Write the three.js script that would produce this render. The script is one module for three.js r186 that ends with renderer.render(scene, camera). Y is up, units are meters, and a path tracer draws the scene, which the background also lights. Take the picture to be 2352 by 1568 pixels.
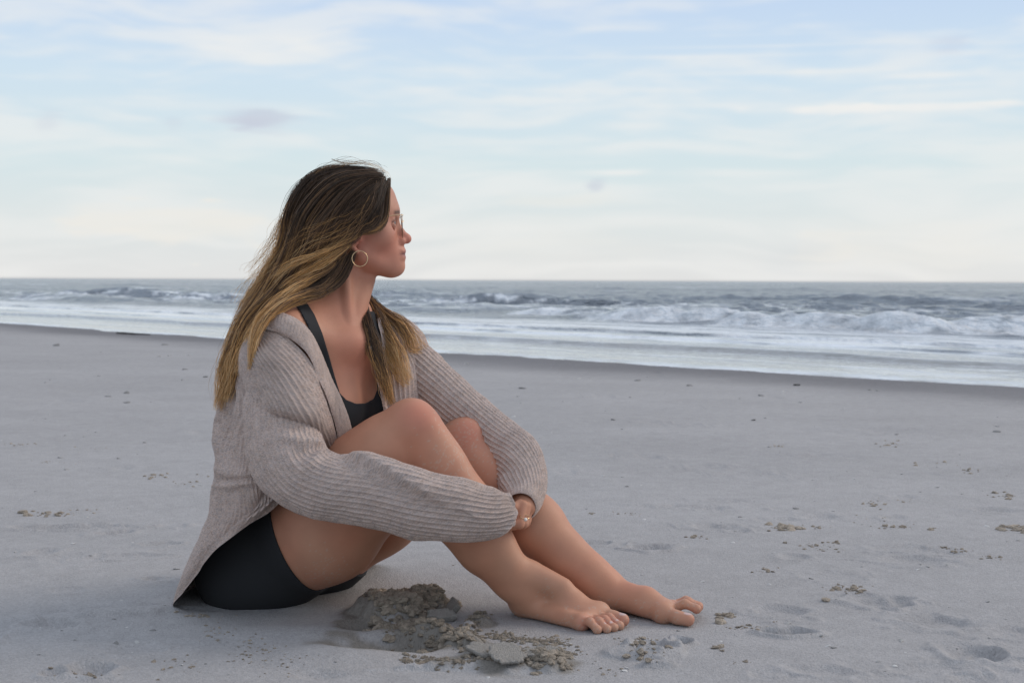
import * as THREE from 'three';
import { mergeGeometries } from 'three/addons/utils/BufferGeometryUtils.js';

// ---------------------------------------------------------------- camera, sky, sun, exposure
const scene = new THREE.Scene();
const EYE = 0.65, F = 3265, PW = 2352, PH = 1568;                    // F: focal length in pixels of a picture 2352 wide
const camera = new THREE.PerspectiveCamera(2 * Math.atan(PH / 2 / F) * 180 / Math.PI, 1024 / 682, 0.05, 30000);
camera.position.set(0, EYE, 0);
camera.rotation.order = 'YXZ';
camera.rotation.set(-Math.atan(140 / F), 0, 0.0043);
camera.updateMatrixWorld();
camera.focus = 2.8; camera.userData.fStop = 11;
const renderer = new THREE.WebGLRenderer({ antialias: true });
renderer.setSize(1024, 682);
renderer.toneMapping = THREE.LinearToneMapping;
renderer.toneMappingExposure = 1.0;
renderer.shadowMap.enabled = true;

const sun = new THREE.DirectionalLight(new THREE.Color(1.0, 0.86, 0.72), 1.5);
sun.position.set(7.5, 5.6, -5.5);
sun.castShadow = true; sun.shadow.radius = 65; sun.shadow.mapSize.set(2048, 2048);
Object.assign(sun.shadow.camera, { left: -3, right: 3, top: 3, bottom: -3, near: 1, far: 30 });
sun.target.position.set(-0.2, 0.2, -2.8);
scene.add(sun, sun.target);

// ---------------------------------------------------------------- small helpers
function rng(seed) { let a = seed >>> 0; return () => { a = (a + 0x6D2B79F5) | 0; let t = Math.imul(a ^ (a >>> 15), 1 | a); t = (t + Math.imul(t ^ (t >>> 7), 61 | t)) ^ t; return ((t ^ (t >>> 14)) >>> 0) / 4294967296; }; }
const V = (x, y, z) => new THREE.Vector3(x, y, z);
const clamp = (x, a, b) => x < a ? a : x > b ? b : x, lerp = (a, b, t) => a + (b - a) * t;
const smooth = (a, b, x) => { const t = clamp((x - a) / (b - a), 0, 1); return t * t * (3 - 2 * t); };
const s2l = c => c <= 0.04045 ? c / 12.92 : Math.pow((c + 0.055) / 1.055, 2.4);
const srgb = (r, g, b) => [s2l(r / 255), s2l(g / 255), s2l(b / 255)];
// value noise on an integer lattice
function hash(i, j, k) { let h = Math.imul(i, 374761393) ^ Math.imul(j, 668265263) ^ Math.imul(k, 2147483647 - 61); h = Math.imul(h ^ (h >>> 13), 1274126177); h = Math.imul(h ^ (h >>> 15), 2246822519); return ((h ^ (h >>> 16)) >>> 0) / 4294967296; }
function noise3(x, y, z) {
  const i = Math.floor(x), j = Math.floor(y), k = Math.floor(z); let u = x - i, v = y - j, w = z - k;
  u = u * u * (3 - 2 * u); v = v * v * (3 - 2 * v); w = w * w * (3 - 2 * w);
  const a = lerp(lerp(hash(i, j, k), hash(i + 1, j, k), u), lerp(hash(i, j + 1, k), hash(i + 1, j + 1, k), u), v);
  const b = lerp(lerp(hash(i, j, k + 1), hash(i + 1, j, k + 1), u), lerp(hash(i, j + 1, k + 1), hash(i + 1, j + 1, k + 1), u), v);
  return lerp(a, b, w) * 2 - 1;
}
function noise2(x, y, s = 0) {
  const i = Math.floor(x), j = Math.floor(y); let u = x - i, v = y - j;
  u = u * u * (3 - 2 * u); v = v * v * (3 - 2 * v);
  return lerp(lerp(hash(i, j, s), hash(i + 1, j, s), u), lerp(hash(i, j + 1, s), hash(i + 1, j + 1, s), u), v) * 2 - 1;
}
function fbm2(x, y, o = 4, s = 0) { let a = 0.5, t = 0; for (let i = 0; i < o; i++) { t += a * noise2(x, y, s + i); x = x * 2.03 + 17.3; y = y * 2.03 - 9.1; a *= 0.5; } return t; }
function fbm3(x, y, z, o = 3) { let a = 0.5, t = 0; for (let i = 0; i < o; i++) { t += a * noise3(x, y, z); x = x * 2.03 + 7.3; y = y * 2.03 - 9.1; z = z * 2.03 + 3.7; a *= 0.5; } return t; }
// the point of the place seen at a pixel of the 2352 x 1568 picture, at a given distance ahead of the eye
function P(px, py, d) { const v = V((px - PW / 2) / F, (PH / 2 - py) / F, -1).applyQuaternion(camera.quaternion); return v.multiplyScalar(d / -v.z).add(camera.position); }
function pix(p) { const v = p.clone().sub(camera.position).applyQuaternion(camera.quaternion.clone().invert()); return [PW / 2 + v.x / -v.z * F, PH / 2 - v.y / -v.z * F]; }
function onGround(px, py, y = 0) { const v = P(px, py, 1).sub(camera.position); return v.multiplyScalar((y - EYE) / v.y).add(camera.position); }
function tag(o, label, category, group, kind) { if (label) o.userData.label = label; if (category) o.userData.category = category; if (group) o.userData.group = group; if (kind) o.userData.kind = kind; return o; }
function mesh(name, geometry, material, parent = scene) { const m = new THREE.Mesh(geometry, material); m.name = name; m.castShadow = m.receiveShadow = true; parent.add(m); return m; }
function gridGeometry(nu, nv, at, closedU = false) {                  // at(i, j) -> {p: [x,y,z], uv: [u,v], c: [r,g,b]}
  const n = nu * nv, pos = new Float32Array(n * 3), uv = new Float32Array(n * 2); let col = null; const idx = new Uint32Array((nu - 1) * (nv - 1) * 6);
  for (let j = 0, q = 0; j < nv; j++) for (let i = 0; i < nu; i++, q++) {
    const r = at(i, j); pos.set(r.p, q * 3); if (r.uv) uv.set(r.uv, q * 2); if (r.c) { col ??= new Float32Array(n * 3); col.set(r.c, q * 3); }
  }
  let t = 0;
  for (let j = 0; j < nv - 1; j++) for (let i = 0; i < nu - 1; i++) { const a = j * nu + i; idx[t++] = a; idx[t++] = a + 1; idx[t++] = a + nu; idx[t++] = a + 1; idx[t++] = a + nu + 1; idx[t++] = a + nu; }
  const g = new THREE.BufferGeometry();
  g.setAttribute('position', new THREE.BufferAttribute(pos, 3)); g.setAttribute('uv', new THREE.BufferAttribute(uv, 2));
  if (col) g.setAttribute('color', new THREE.BufferAttribute(col, 3));
  g.setIndex(new THREE.BufferAttribute(idx, 1)); g.computeVertexNormals();
  if (closedU) { const N = g.attributes.normal; for (let j = 0; j < nv; j++) { const a = j * nu, b = a + nu - 1; const v = V().fromBufferAttribute(N, a).add(V().fromBufferAttribute(N, b)).normalize(); N.setXYZ(a, v.x, v.y, v.z); N.setXYZ(b, v.x, v.y, v.z); } }
  return g;
}
function noiseTexture(size, fn, color = false, repeat = 1) {          // fn(u, v in 0..1) -> number or [r,g,b], should tile
  const d = new Uint8Array(size * size * 4);
  for (let y = 0, q = 0; y < size; y++) for (let x = 0; x < size; x++, q += 4) { const r = fn(x / size, y / size); if (typeof r === 'number') d[q] = d[q + 1] = d[q + 2] = clamp(r * 255, 0, 255); else { d[q] = clamp(r[0] * 255, 0, 255); d[q + 1] = clamp(r[1] * 255, 0, 255); d[q + 2] = clamp(r[2] * 255, 0, 255); } d[q + 3] = 255; }
  const t = new THREE.DataTexture(d, size, size); t.wrapS = t.wrapT = THREE.RepeatWrapping; t.magFilter = THREE.LinearFilter; t.minFilter = THREE.LinearMipmapLinearFilter; t.generateMipmaps = true; t.repeat.set(repeat, repeat);
  if (color) t.colorSpace = THREE.SRGBColorSpace; t.needsUpdate = true; return t;
}
function tnoise(u, v, n, s) {                                          // tiling value noise, n cells across
  const x = u * n, y = v * n, i = Math.floor(x), j = Math.floor(y); let a = x - i, b = y - j; a = a * a * (3 - 2 * a); b = b * b * (3 - 2 * b);
  const h = (p, q) => hash(((p % n) + n) % n, ((q % n) + n) % n, s);
  return lerp(lerp(h(i, j), h(i + 1, j), a), lerp(h(i, j + 1), h(i + 1, j + 1), a), b);
}

// ---------------------------------------------------------------- sky: high thin evening cloud over pale blue
{
  const W = 4096, H = 2048, data = new Float32Array(W * H * 4);
  const zen = srgb(150, 184, 232), up = srgb(192, 213, 242), mid = srgb(207, 226, 240), low = srgb(214, 229, 233), hor = srgb(226, 226, 225), white = srgb(240, 240, 238), cream = srgb(238, 235, 228), grey = srgb(198, 203, 218);
  const stops = [[0, hor], [2.2, srgb(223, 229, 229)], [4.6, low], [8, mid], [12, up], [40, srgb(205, 217, 236)], [90, srgb(200, 212, 232)]];
  const pxA = (px, py) => { const v = P(px, py, 1).sub(camera.position).normalize(); return [Math.atan2(v.x, -v.z) * 180 / Math.PI, Math.asin(v.y) * 180 / Math.PI]; };
  const blob = (px0, px1, py0, py1) => { const a = pxA(px0, py1), b = pxA(px1, py0); return [(a[0] + b[0]) / 2, (b[0] - a[0]) / 2, (a[1] + b[1]) / 2, (b[1] - a[1]) / 2]; };
  const thin = [[1240, 1900, 118, 138, 0.55], [1420, 2100, 150, 178, 0.6], [1120, 1700, 196, 214, 0.45], [1560, 2352, 188, 206, 0.5], [2100, 2360, 318, 330, 0.5], [1300, 1900, 232, 250, 0.4], [250, 900, 76, 92, 0.35], [120, 700, 232, 246, 0.3], [950, 1500, 222, 236, 0.3], [1700, 2000, 96, 106, 0.6], [800, 1250, 150, 170, 0.35]].map(t => [...blob(t[0], t[1], t[2], t[3]), white, t[4], 0]);
  const puffs = [...thin, [...blob(1720, 2480, 222, 262), white, 1.0, 1], [...blob(140, 640, 470, 540), cream, 0.75, 1], [...blob(1350, 1560, 268, 310), white, 0.55, 0], [...blob(1330, 1480, 388, 404), white, 0.9, 0], [...blob(2050, 2260, 158, 186), white, 0.8, 0], [...blob(1480, 2060, 66, 84), white, 0.55, 0], [...blob(1480, 2060, 92, 112), white, 0.55, 0], [...blob(430, 830, 104, 142), white, 0.55, 0], [...blob(1180, 1420, 445, 478), cream, 0.4, 0], [...blob(1880, 2352, 498, 636), cream, 0.45, 0], [...blob(1820, 1950, 520, 610), cream, 0.35, 1], [...blob(960, 1500, 505, 640), cream, 0.25, 0], [...blob(1500, 1800, 115, 170), white, 0.5, 0]];
  const darks = [[...blob(512, 694, 240, 306), grey, 0.85], [...blob(1348, 1396, 410, 436), srgb(196, 204, 218), 0.6], [...blob(2130, 2230, 75, 130), srgb(196, 206, 225), 0.5], [...blob(370, 420, 270, 302), grey, 0.3], [...blob(80, 140, 255, 300), grey, 0.25], [...blob(1750, 1950, 550, 640), srgb(216, 220, 223), 0.3]];
  const col = [0, 0, 0];
  for (let y = 0; y < H; y++) {
    const el = (y + 0.5) / H * 180 - 90;
    if (el <= 0) { for (let x = 0, q = y * W * 4; x < W; x++, q += 4) { data[q] = 0.3; data[q + 1] = 0.31; data[q + 2] = 0.34; data[q + 3] = 1; } continue; }
    let s = 0; while (el > stops[s + 1][0]) s++;
    const t = (el - stops[s][0]) / (stops[s + 1][0] - stops[s][0]);
    const b = [0, 1, 2].map(c => lerp(stops[s][1][c], stops[s + 1][1][c], t));
    // plane of the cloud layer: streaks narrow towards the horizon
    for (let x = 0; x < W; x++) {
      const az = ((x + 0.5) / W - 0.25) * 360, A = az > 180 ? az - 360 : az, q = (y * W + x) * 4;
      const ang = A * Math.PI / 180, cx = Math.cos(ang), sx = Math.sin(ang);
      const wob = fbm3(cx * 10, sx * 10, el * 0.5, 2) * 1.6;
      const e2 = el + wob * 0.9;
      // along-streak coordinate wraps by going round a circle
      const inView = Math.abs(A) < 32 && el < 16, n1 = fbm3(cx * 5.5, sx * 5.5, e2 * 0.85, inView ? 5 : 3), n2 = fbm3(cx * 13 + 30, sx * 13, e2 * 2.1, inView ? 4 : 2), n3 = inView ? fbm3(cx * 34, sx * 34 + 9, el * 3.2, 3) : 0;
      let c = smooth(-0.22, 0.5, n1 * 0.9 + n2 * 0.5 + 0.35 * n3 * smooth(2, 8, el) + 0.04) * 0.62; c = c * (0.9 - 0.35 * smooth(30, 80, el));
      col[0] = lerp(b[0], white[0], c); col[1] = lerp(b[1], white[1], c); col[2] = lerp(b[2], white[2], c);
      if (Math.abs(A) < 32 && el < 14) {
        for (const p of puffs) { const dx = (A - p[0]) / p[1], dy = (el - p[2]) / p[3]; if (Math.abs(dx) > 2.2 || Math.abs(dy) > 3) continue; const edge = n3 * (p[6] ? 1.7 : 0.9) + n2 * 0.9; const up_ = p[6] ? (dy > 0 ? dy * 0.95 : dy * 0.55) : dy; let w = Math.exp(-(Math.pow(Math.abs(dx), 3) + up_ * up_ * 1.3) * (1.1 - edge)); if (p[6]) w = smooth(0.22, 0.75, w); w *= p[5] * (0.85 + 0.5 * n3); w = clamp(w, 0, 1); for (let k = 0; k < 3; k++) col[k] = lerp(col[k], p[4][k], w); }
        for (const p of darks) { const dx = (A - p[0]) / p[1], dy = (el - p[2]) / p[3]; if (Math.abs(dx) > 2 || Math.abs(dy) > 2) continue; const ax = dx + n2 * 0.5 + n3 * 0.5, ay = dy + n3 * 1.1 + n2 * 0.4; let w = smooth(0.1, 1.0, Math.exp(-(ax * ax * 0.9 + ay * ay * 1.2))) * p[5] * (0.8 + 0.5 * n3); for (let k = 0; k < 3; k++) col[k] = lerp(col[k], p[4][k], w); }
      }
      data[q] = col[0]; data[q + 1] = col[1]; data[q + 2] = col[2]; data[q + 3] = 1;
    }
  }
  const sky = new THREE.DataTexture(data, W, H, THREE.RGBAFormat, THREE.FloatType);
  sky.mapping = THREE.EquirectangularReflectionMapping; sky.magFilter = THREE.LinearFilter; sky.needsUpdate = true;
  scene.background = sky; scene.environment = sky; scene.backgroundIntensity = 1; scene.environmentIntensity = 1;
}
// ---------------------------------------------------------------- beach and sea
// shore coordinates: s along the waterline (towards the viewer's right), q offshore
const SH = { x: 3.15, d: 8.92, sx: 0.664, sd: -0.748 }; SH.nx = -SH.sd; SH.nd = SH.sx;
const shoreQ = (x, d) => (x - SH.x) * SH.nx + (d - SH.d) * SH.nd, shoreS = (x, d) => (x - SH.x) * SH.sx + (d - SH.d) * SH.sd;
const edgeQ = s => 0.22 * noise2(s * 0.33, 4.2, 7) + 0.07 * noise2(s * 1.3, 1.7, 8) + 0.025 * noise2(s * 5.1, 8, 9);

// marks on the sand: [px, py, length m, width m, turn deg, depth m, rim m]
const rs = rng(11);
const marks = [];
{
  const M = (px, py, l, w, turn, depth, rim = 0.5) => { const p = onGround(px, py); marks.push({ x: p.x, z: p.z, l, w, c: Math.cos(turn * Math.PI / 180), s: Math.sin(turn * Math.PI / 180), depth, rim }); };
  // foot prints and scuffs where the photograph has them
  M(1490, 1262, 0.1, 0.035, -12, 0.012); M(1370, 1250, 0.08, 0.03, -5, 0.007); M(1600, 1165, 0.24, 0.03, -14, 0.009); M(1690, 1150, 0.2, 0.02, -12, 0.006); M(1460, 1050, 0.22, 0.05, -12, 0.009);
  M(1640, 1215, 0.14, 0.04, -8, 0.007); M(1790, 1408, 0.1, 0.05, -10, 0.008); M(2020, 1385, 0.13, 0.05, -8, 0.012); M(2150, 1428, 0.14, 0.05, -14, 0.009); M(2230, 1502, 0.09, 0.06, -5, 0.012); M(2275, 1512, 0.06, 0.05, 0, 0.008);
  M(1812, 1456, 0.09, 0.022, 2, 0.015); M(1490, 1495, 0.07, 0.035, -15, 0.018); M(1562, 1480, 0.05, 0.018, 70, 0.018); M(1440, 1500, 0.05, 0.03, 20, 0.008); M(160, 1206, 0.34, 0.03, 3, 0.012); M(270, 1220, 0.1, 0.03, 30, 0.008); M(370, 1250, 0.1, 0.03, 5, 0.006);
  M(300, 1400, 0.22, 0.035, 14, -0.007); M(350, 1330, 0.06, 0.02, 0, 0.005); M(2050, 990, 0.3, 0.08, -8, 0.01); M(1540, 975, 0.3, 0.06, -8, 0.008); M(120, 920, 0.5, 0.1, 0, 0.008); M(480, 990, 0.16, 0.03, 0, 0.01); M(200, 1540, 0.07, 0.035, 0, 0.012); M(130, 1546, 0.05, 0.02, 5, 0.008);
  M(1720, 1090, 0.2, 0.05, -10, 0.007); M(1900, 1050, 0.2, 0.05, -8, 0.006); M(2100, 1290, 0.16, 0.05, -8, 0.007); M(2280, 1170, 0.14, 0.05, -5, 0.01); M(1880, 1190, 0.1, 0.05, -5, 0.007); M(1700, 1225, 0.06, 0.025, -5, 0.006);
  for (let i = 0; i < 90; i++) { const px = rs() * 2500 - 70, py = 850 + Math.pow(rs(), 1.2) * 720; if (px > 480 && px < 1500 && py > 1150) continue; M(px, py, 0.06 + rs() * 0.12, 0.025 + rs() * 0.03, -10 + rs() * 20, 0.002 + rs() * 0.005, 0.6); }
}
function sandBase(x, z) {
  let h = 0.012 * fbm2(x * 0.55, z * 0.55, 3, 50) + 0.006 * fbm2(x * 2.1, z * 3.2, 3, 51);
  for (const m of marks) {
    const dx = x - m.x, dz = z - m.z; if (dx * dx + dz * dz > m.l * m.l * 4 + 0.004) continue;
    const u = (dx * m.c - dz * m.s) / m.l, v = (dx * m.s + dz * m.c) / m.w, r = Math.sqrt(u * u * 4 + v * v) * (1 + 0.35 * noise2(x * 34, z * 34, 3));
    h += -m.depth * (1 - smooth(0.45, 1.05, r)) + m.depth * m.rim * Math.exp(-(r - 1.25) * (r - 1.25) * 14);
  }
  return h;
}
// the dug hollow, its pile and the broken crust in front of the legs
const pits = [];
{
  const add = (px, py, rx, rz, h, k, y = 0) => { const p = onGround(px, py, y); pits.push({ x: p.x, z: p.z, rx, rz, h, k }); };
  add(905, 1408, 0.085, 0.075, 0.034, 1); add(975, 1396, 0.06, 0.05, 0.034, 1); add(855, 1400, 0.05, 0.06, 0.028, 1); add(1005, 1392, 0.03, 0.028, 0.02, 1); add(930, 1385, 0.06, 0.04, 0.02, 1);
  add(890, 1470, 0.115, 0.075, -0.038, 0); add(960, 1462, 0.08, 0.06, -0.02, 0); add(830, 1430, 0.05, 0.05, -0.022, 0);
  add(985, 1450, 0.055, 0.03, 0.022, 1); add(1050, 1470, 0.045, 0.03, 0.017, 1); add(1085, 1480, 0.03, 0.02, 0.012, 1);
  add(1170, 1519, 0.11, 0.075, 0.016, 1); add(1250, 1524, 0.05, 0.06, 0.02, 1); add(1120, 1503, 0.05, 0.05, 0.014, 1); add(1010, 1532, 0.12, 0.022, 0.007, 1); add(1205, 1502, 0.045, 0.035, 0.014, 1); add(1105, 1425, 0.03, 0.05, 0.012, 1); add(1075, 1440, 0.02, 0.03, 0.009, 1);
  add(780, 1500, 0.14, 0.1, 0.012, 0); add(700, 1445, 0.2, 0.07, 0.006, 0); add(730, 1545, 0.05, 0.03, -0.008, 0); add(1200, 1500, 0.03, 0.03, -0.012, 0); add(1480, 1500, 0.07, 0.06, 0.008, 1); add(1500, 1528, 0.05, 0.02, 0.006, 1);
}
function onSand(px, py) { let p = onGround(px, py); for (let i = 0; i < 6; i++) p = onGround(px, py, sandHeight(p.x, p.z)); return p; }
function crumble(x, z, a) { let v = 0, s = 60; for (let o = 0; o < 3; o++) { const n = noise2(x * s, z * s, 60 + o); v += a * (1 - Math.abs(n) * 1.7); a *= 0.55; s *= 2.1; } return v; }
function sandHeight(x, z) {
  let h = sandBase(x, z), rough = 0, pile = 0;
  if (z > -3.3 && z < -2.0 && x > -0.6 && x < 0.6) for (const p of pits) {
    const dx = (x - p.x) / p.rx, dz = (z - p.z) / p.rz; let r = dx * dx + dz * dz; if (r > 4) continue;
    r = Math.sqrt(r) * (1 + (p.k ? 0.28 : 0.12) * noise2(x * 26, z * 26, 70) + (p.k ? 0.1 : 0) * noise2(x * 70, z * 70, 71));
    const w = p.k ? 1 - smooth(0.3, 1.0, r) : 1 - smooth(0.1, 1.15, r); if (p.k) { rough = Math.max(rough, w); pile = Math.max(pile, p.h * w); } else h += p.h * w;
  }
  h += pile;
  if (rough > 0) h += rough * crumble(x, z, 0.0035);
  const q = shoreQ(x, -z); if (q > -3) h -= smooth(-3, 0, q) * 0.015 + (q > 0 ? 0.035 * q : 0);
  return h;
}
{
  // one sheet: fine where the camera stands close, coarser away
  const xs = [], zs = [];
  const axis = (out, from, to, fine0, fine1, step, grow) => { const neg = []; let v = fine0, s = step; while (v > from) { s *= grow; v -= s; neg.push(v); } out.push(...neg.reverse()); for (v = fine0; v < fine1; v += step) out.push(v); s = step; while (v < to) { out.push(v); s *= grow; v += s; } out.push(v); };
  axis(xs, -60, 60, -1.0, 1.0, 0.0046, 1.05);
  axis(zs, -60, 12, -3.25, -2.15, 0.0046, 1.025);
  const nx = xs.length, nz = zs.length, dry = [0.462, 0.45, 0.452], wet = [0.22, 0.215, 0.225], damp = [0.235, 0.207, 0.168];
  const g = gridGeometry(nx, nz, (i, j) => {
    const x = xs[i], z = zs[nz - 1 - j] , d = -z, q = shoreQ(x, d), s = shoreS(x, d);
    const h = sandHeight(x, z);
    let w = smooth(-1.7, -0.25, q - edgeQ(s) * 1.4 + 0.3 * fbm2(s * 0.5, q * 1.5, 3, 90));
    const n = 1 + 0.09 * fbm2(x * 1.7, z * 3.1, 4, 20) + 0.05 * fbm2(x * 0.4, z * 0.7, 2, 25);
    let dug = 0; if (x > -0.6 && x < 0.6 && d > 2 && d < 3.3) for (const p of pits) { const dx = (x - p.x) / p.rx, dz = (z - p.z) / p.rz, r = dx * dx + dz * dz; if (r < 2 && (p.h < -0.015 || (p.k && p.h > 0.01))) dug = Math.max(dug, 1 - smooth(0.5, 1.6, r + 0.8 * noise2(x * 30, z * 30, 77))); }
    const c = [0, 1, 2].map(k => lerp(lerp(dry[k], damp[k], dug * 0.75), wet[k], w) * n);
    return { p: [x, h, z], uv: [x, z], c };
  });
  const grain = noiseTexture(1024, (u, v) => 0.2 * tnoise(u, v, 64, 1) + 0.35 * tnoise(u, v, 256, 2) + 0.45 * tnoise(u, v, 512, 3));
  const speck = noiseTexture(1024, (u, v) => { const a = tnoise(u, v, 512, 5), b = tnoise(u, v, 200, 6), c = tnoise(u, v, 24, 7); let k = 0.87 + 0.09 * (a - 0.5) + 0.07 * (b - 0.5) + 0.04 * (c - 0.5); if (a > 0.95) k += 0.06; if (a < 0.04) k -= 0.14; return [k, k, k]; }, true);
  grain.repeat.set(1.4, 1.4); speck.repeat.set(1.1, 1.1);
  const sand = mesh('sand', g, new THREE.MeshStandardMaterial({ vertexColors: true, map: speck, bumpMap: grain, bumpScale: 0.0021, roughness: 0.95 }));
  tag(sand, 'wide flat grey beach sand with scuffs, wet near the waterline', 'sand', null, 'structure');
}
// sea
const breakers = [];   // [q, s centre, half length, height, broken 0..1]
{
  const B = (px, py, half, h, w, foam) => { const p = onGround(px, py); breakers.push({ q: shoreQ(p.x, -p.z), s: shoreS(p.x, -p.z), half, h, w, foam }); };
  B(2040, 764, 1.0, 0.22, 0.5, 1); B(1740, 752, 1.1, 0.18, 0.6, 0.95); B(2330, 772, 1.6, 0.23, 0.65, 0.9); B(1450, 738, 1.8, 0.17, 0.8, 0.95); B(1240, 726, 1.8, 0.15, 0.9, 0.85); B(1600, 744, 1.0, 0.18, 0.6, 0.8); B(1900, 758, 1.0, 0.22, 0.6, 0.9);
  B(1130, 702, 4.2, 0.24, 1.2, 0.05); B(235, 684, 5.0, 0.28, 1.5, 0.05); B(60, 690, 4.0, 0.2, 1.6, 0.5); B(450, 690, 5, 0.2, 1.6, 0.3); B(1900, 700, 7, 0.16, 2.2, 0); B(2190, 752, 0.8, 0.1, 0.6, 0); B(700, 684, 6, 0.24, 2, 0.1); B(1500, 668, 30, 0.14, 4, 0); B(400, 662, 40, 0.14, 5, 0);
}
function seaAt(x, d) {
  const q = shoreQ(x, d), s = shoreS(x, d), e = edgeQ(s);
  let y = -0.016 + 0.014 * smooth(0, 0.25, q - e) + 0.012 * smooth(0.6, 3, q), foam = 0;
  if (q < e) y -= 0.02 + 0.05 * (e - q);
  const far = Math.sqrt(x * x + d * d), fade = 1 / (1 + far * 0.004);
  // swash fronts: thin steps of water with a lip of foam
  for (const [q0, hgt, am] of [[1.75, 0.034, 0.3], [2.9, 0.022, 0.35], [0.8, 0.007, 0.25], [4.3, 0.03, 0.45]]) {
    const qq = q - q0 - am * noise2(s * 0.21 + q0 * 9, q0, 31) - 0.1 * noise2(s * 1.1, q0 * 3, 32);
    y += hgt * smooth(-0.09, 0.02, qq) * Math.exp(-Math.max(qq, 0) * 0.9);
    foam = Math.max(foam, Math.exp(-Math.pow((qq - 0.07) / 0.055, 2)) * (0.6 + 0.5 * noise2(s * 1.3, q0, 33)));
  }
  // foam left on the water behind the breakers, drawn out along the shore
  const lace = fbm2(s * 0.8, q * 3.4, 4, 34) + 0.5 * fbm2(s * 2.6, q * 9, 3, 35);
  foam = Math.max(foam, smooth(1.9, 3.2, q) * (1 - smooth(6.0, 8.5, q)) * smooth(-0.5, 0.25, lace + 0.12));
  foam = Math.max(foam, smooth(9, 12, q) * (1 - smooth(16, 24, q)) * smooth(0.12, 0.5, lace + 0.12 * noise2(s * 0.1, q * 0.2, 36)));
  foam = Math.max(foam, (1 - smooth(0.05, 0.35, q - e)) * (q > e ? 1 : 0) * (0.55 + 0.5 * noise2(s * 4, q * 6, 37)));
  foam = Math.max(foam, 0.5 * smooth(0.25, 0.6, lace + 0.05) * smooth(0, 0.4, q - e) * (1 - smooth(1.6, 2, q)));
  let lift = 0;
  for (const b of breakers) {
    const ds = (s - b.s) / b.half; if (Math.abs(ds) > 1.6) continue;
    const along = Math.exp(-Math.pow(Math.abs(ds), 2.6) * 1.4), qq = (q - b.q - b.w * 0.6 - 0.3 * b.w * noise2(s * 0.5 / b.w, b.q, 41)) / b.w;
    const prof = qq < 0 ? smooth(-0.75, 0, qq) : Math.exp(-qq * qq * 0.7);
    let up = b.h * along * prof * (1 + 0.25 * noise2(s * 1.1 / b.w, b.q * 3, 42));
    if (b.foam) {
      const f = b.foam * along * smooth(-1.9, -0.9, qq) * (1 - smooth(0.1, 0.7, qq)) , tex = fbm2(s * 2.2, q * 2.2, 4, 43) + 0.35;
      const ff = smooth(0.0, 0.55, f + tex * 0.9 - 0.55); foam = Math.max(foam, ff * Math.min(1, f * 2) * clamp(0.85 + 0.55 * fbm2(s * 7, q * 5, 3, 66), 0.3, 1));
      if (qq < 0.8 && qq > -2) up += 0.07 * b.h / 0.3 * f * Math.max(0, fbm2(s * 3.1, q * 3.1, 4, 44) + 0.25) + 0.03 * f * fbm2(s * 14, q * 14, 2, 45);
    }
    lift = Math.max(lift, up);
  }
  y += lift;
  // open water: chop that grows with distance from the shore
  const op = smooth(5, 14, q);
  if (op > 0) {
    const c1 = fbm2(s * 0.42 + 9, q * 0.85, 4, 46), c2 = fbm2(s * 0.1, q * 0.23, 2, 47), c3 = 1 - Math.abs(noise2(s * 0.9, q * 1.9, 48));
    y += op * (0.13 * c1 + 0.09 * c2 + 0.07 * c3 + 0.03 * noise2(s * 2.2, q * 4.4, 52)) * (0.5 + 0.5 * fade);
    foam = Math.max(foam, op * smooth(0.42, 0.6, c1 + 0.35 * noise2(s * 0.05, q * 0.09, 49)) * 0.35 * (1 - smooth(60, 200, q)));
  } else y += 0.006 * smooth(1, 3, q) * fbm2(s * 3, q * 5, 3, 46);
  return [y, clamp(foam, 0, 1), q];
}
{
  const rad = []; let r = 7.6; while (r < 9000) { rad.push(r); r *= r < 21 ? 1.0042 : r < 60 ? 1.0085 : r < 300 ? 1.015 : 1.08; } rad.push(9000);
  const ang = []; for (let a = -80; a < -31; a += 1.5) ang.push(a); for (let a = -31; a <= 31; a += 0.11) ang.push(a); for (let a = 32; a <= 80; a += 1.5) ang.push(a);
  const water = [0.075, 0.095, 0.12], white = [0.74, 0.77, 0.8], shallow = [0.4, 0.395, 0.375];
  const g = gridGeometry(ang.length, rad.length, (i, j) => {
    const a = ang[i] * Math.PI / 180, R = rad[j], x = Math.sin(a) * R, d = Math.cos(a) * R, [y, f, q] = seaAt(x, d);
    const sh = 1 - smooth(0.2, 4, q), c = [0, 1, 2].map(k => lerp(lerp(water[k], shallow[k], sh), white[k], f));
    return { p: [x, y, -d], uv: [shoreS(x, d), q], c };
  });
  const rip = noiseTexture(1024, (u, v) => 0.4 * tnoise(u, v, 24, 11) + 0.3 * tnoise(u, v, 60, 12) + 0.2 * tnoise(u, v, 130, 13) + 0.1 * tnoise(u, v, 300, 14)); rip.repeat.set(0.09, 0.17);
  const wash = g.clone(), I = g.index.array, U = g.attributes.uv, far = [], close = [];
  for (let t = 0; t < I.length; t += 3) (U.getY(I[t]) < 4.2 ? close : far).push(I[t], I[t + 1], I[t + 2]);
  g.setIndex(far); wash.setIndex(close);
  tag(mesh('shallow_water', wash, new THREE.MeshPhysicalMaterial({ vertexColors: true, roughness: 0.12, ior: 1.33, bumpMap: rip, bumpScale: 0.03 })), 'thin bright wash of foamy water sliding up the sand', 'water', null, 'structure');
  const sea = mesh('sea', g, new THREE.MeshPhysicalMaterial({ vertexColors: true, roughness: 0.16, ior: 1.33, bumpMap: rip, bumpScale: 0.16 }));
  tag(sea, 'grey blue sea with foaming surf rolling onto the beach', 'sea', null, 'structure');
}
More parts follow.
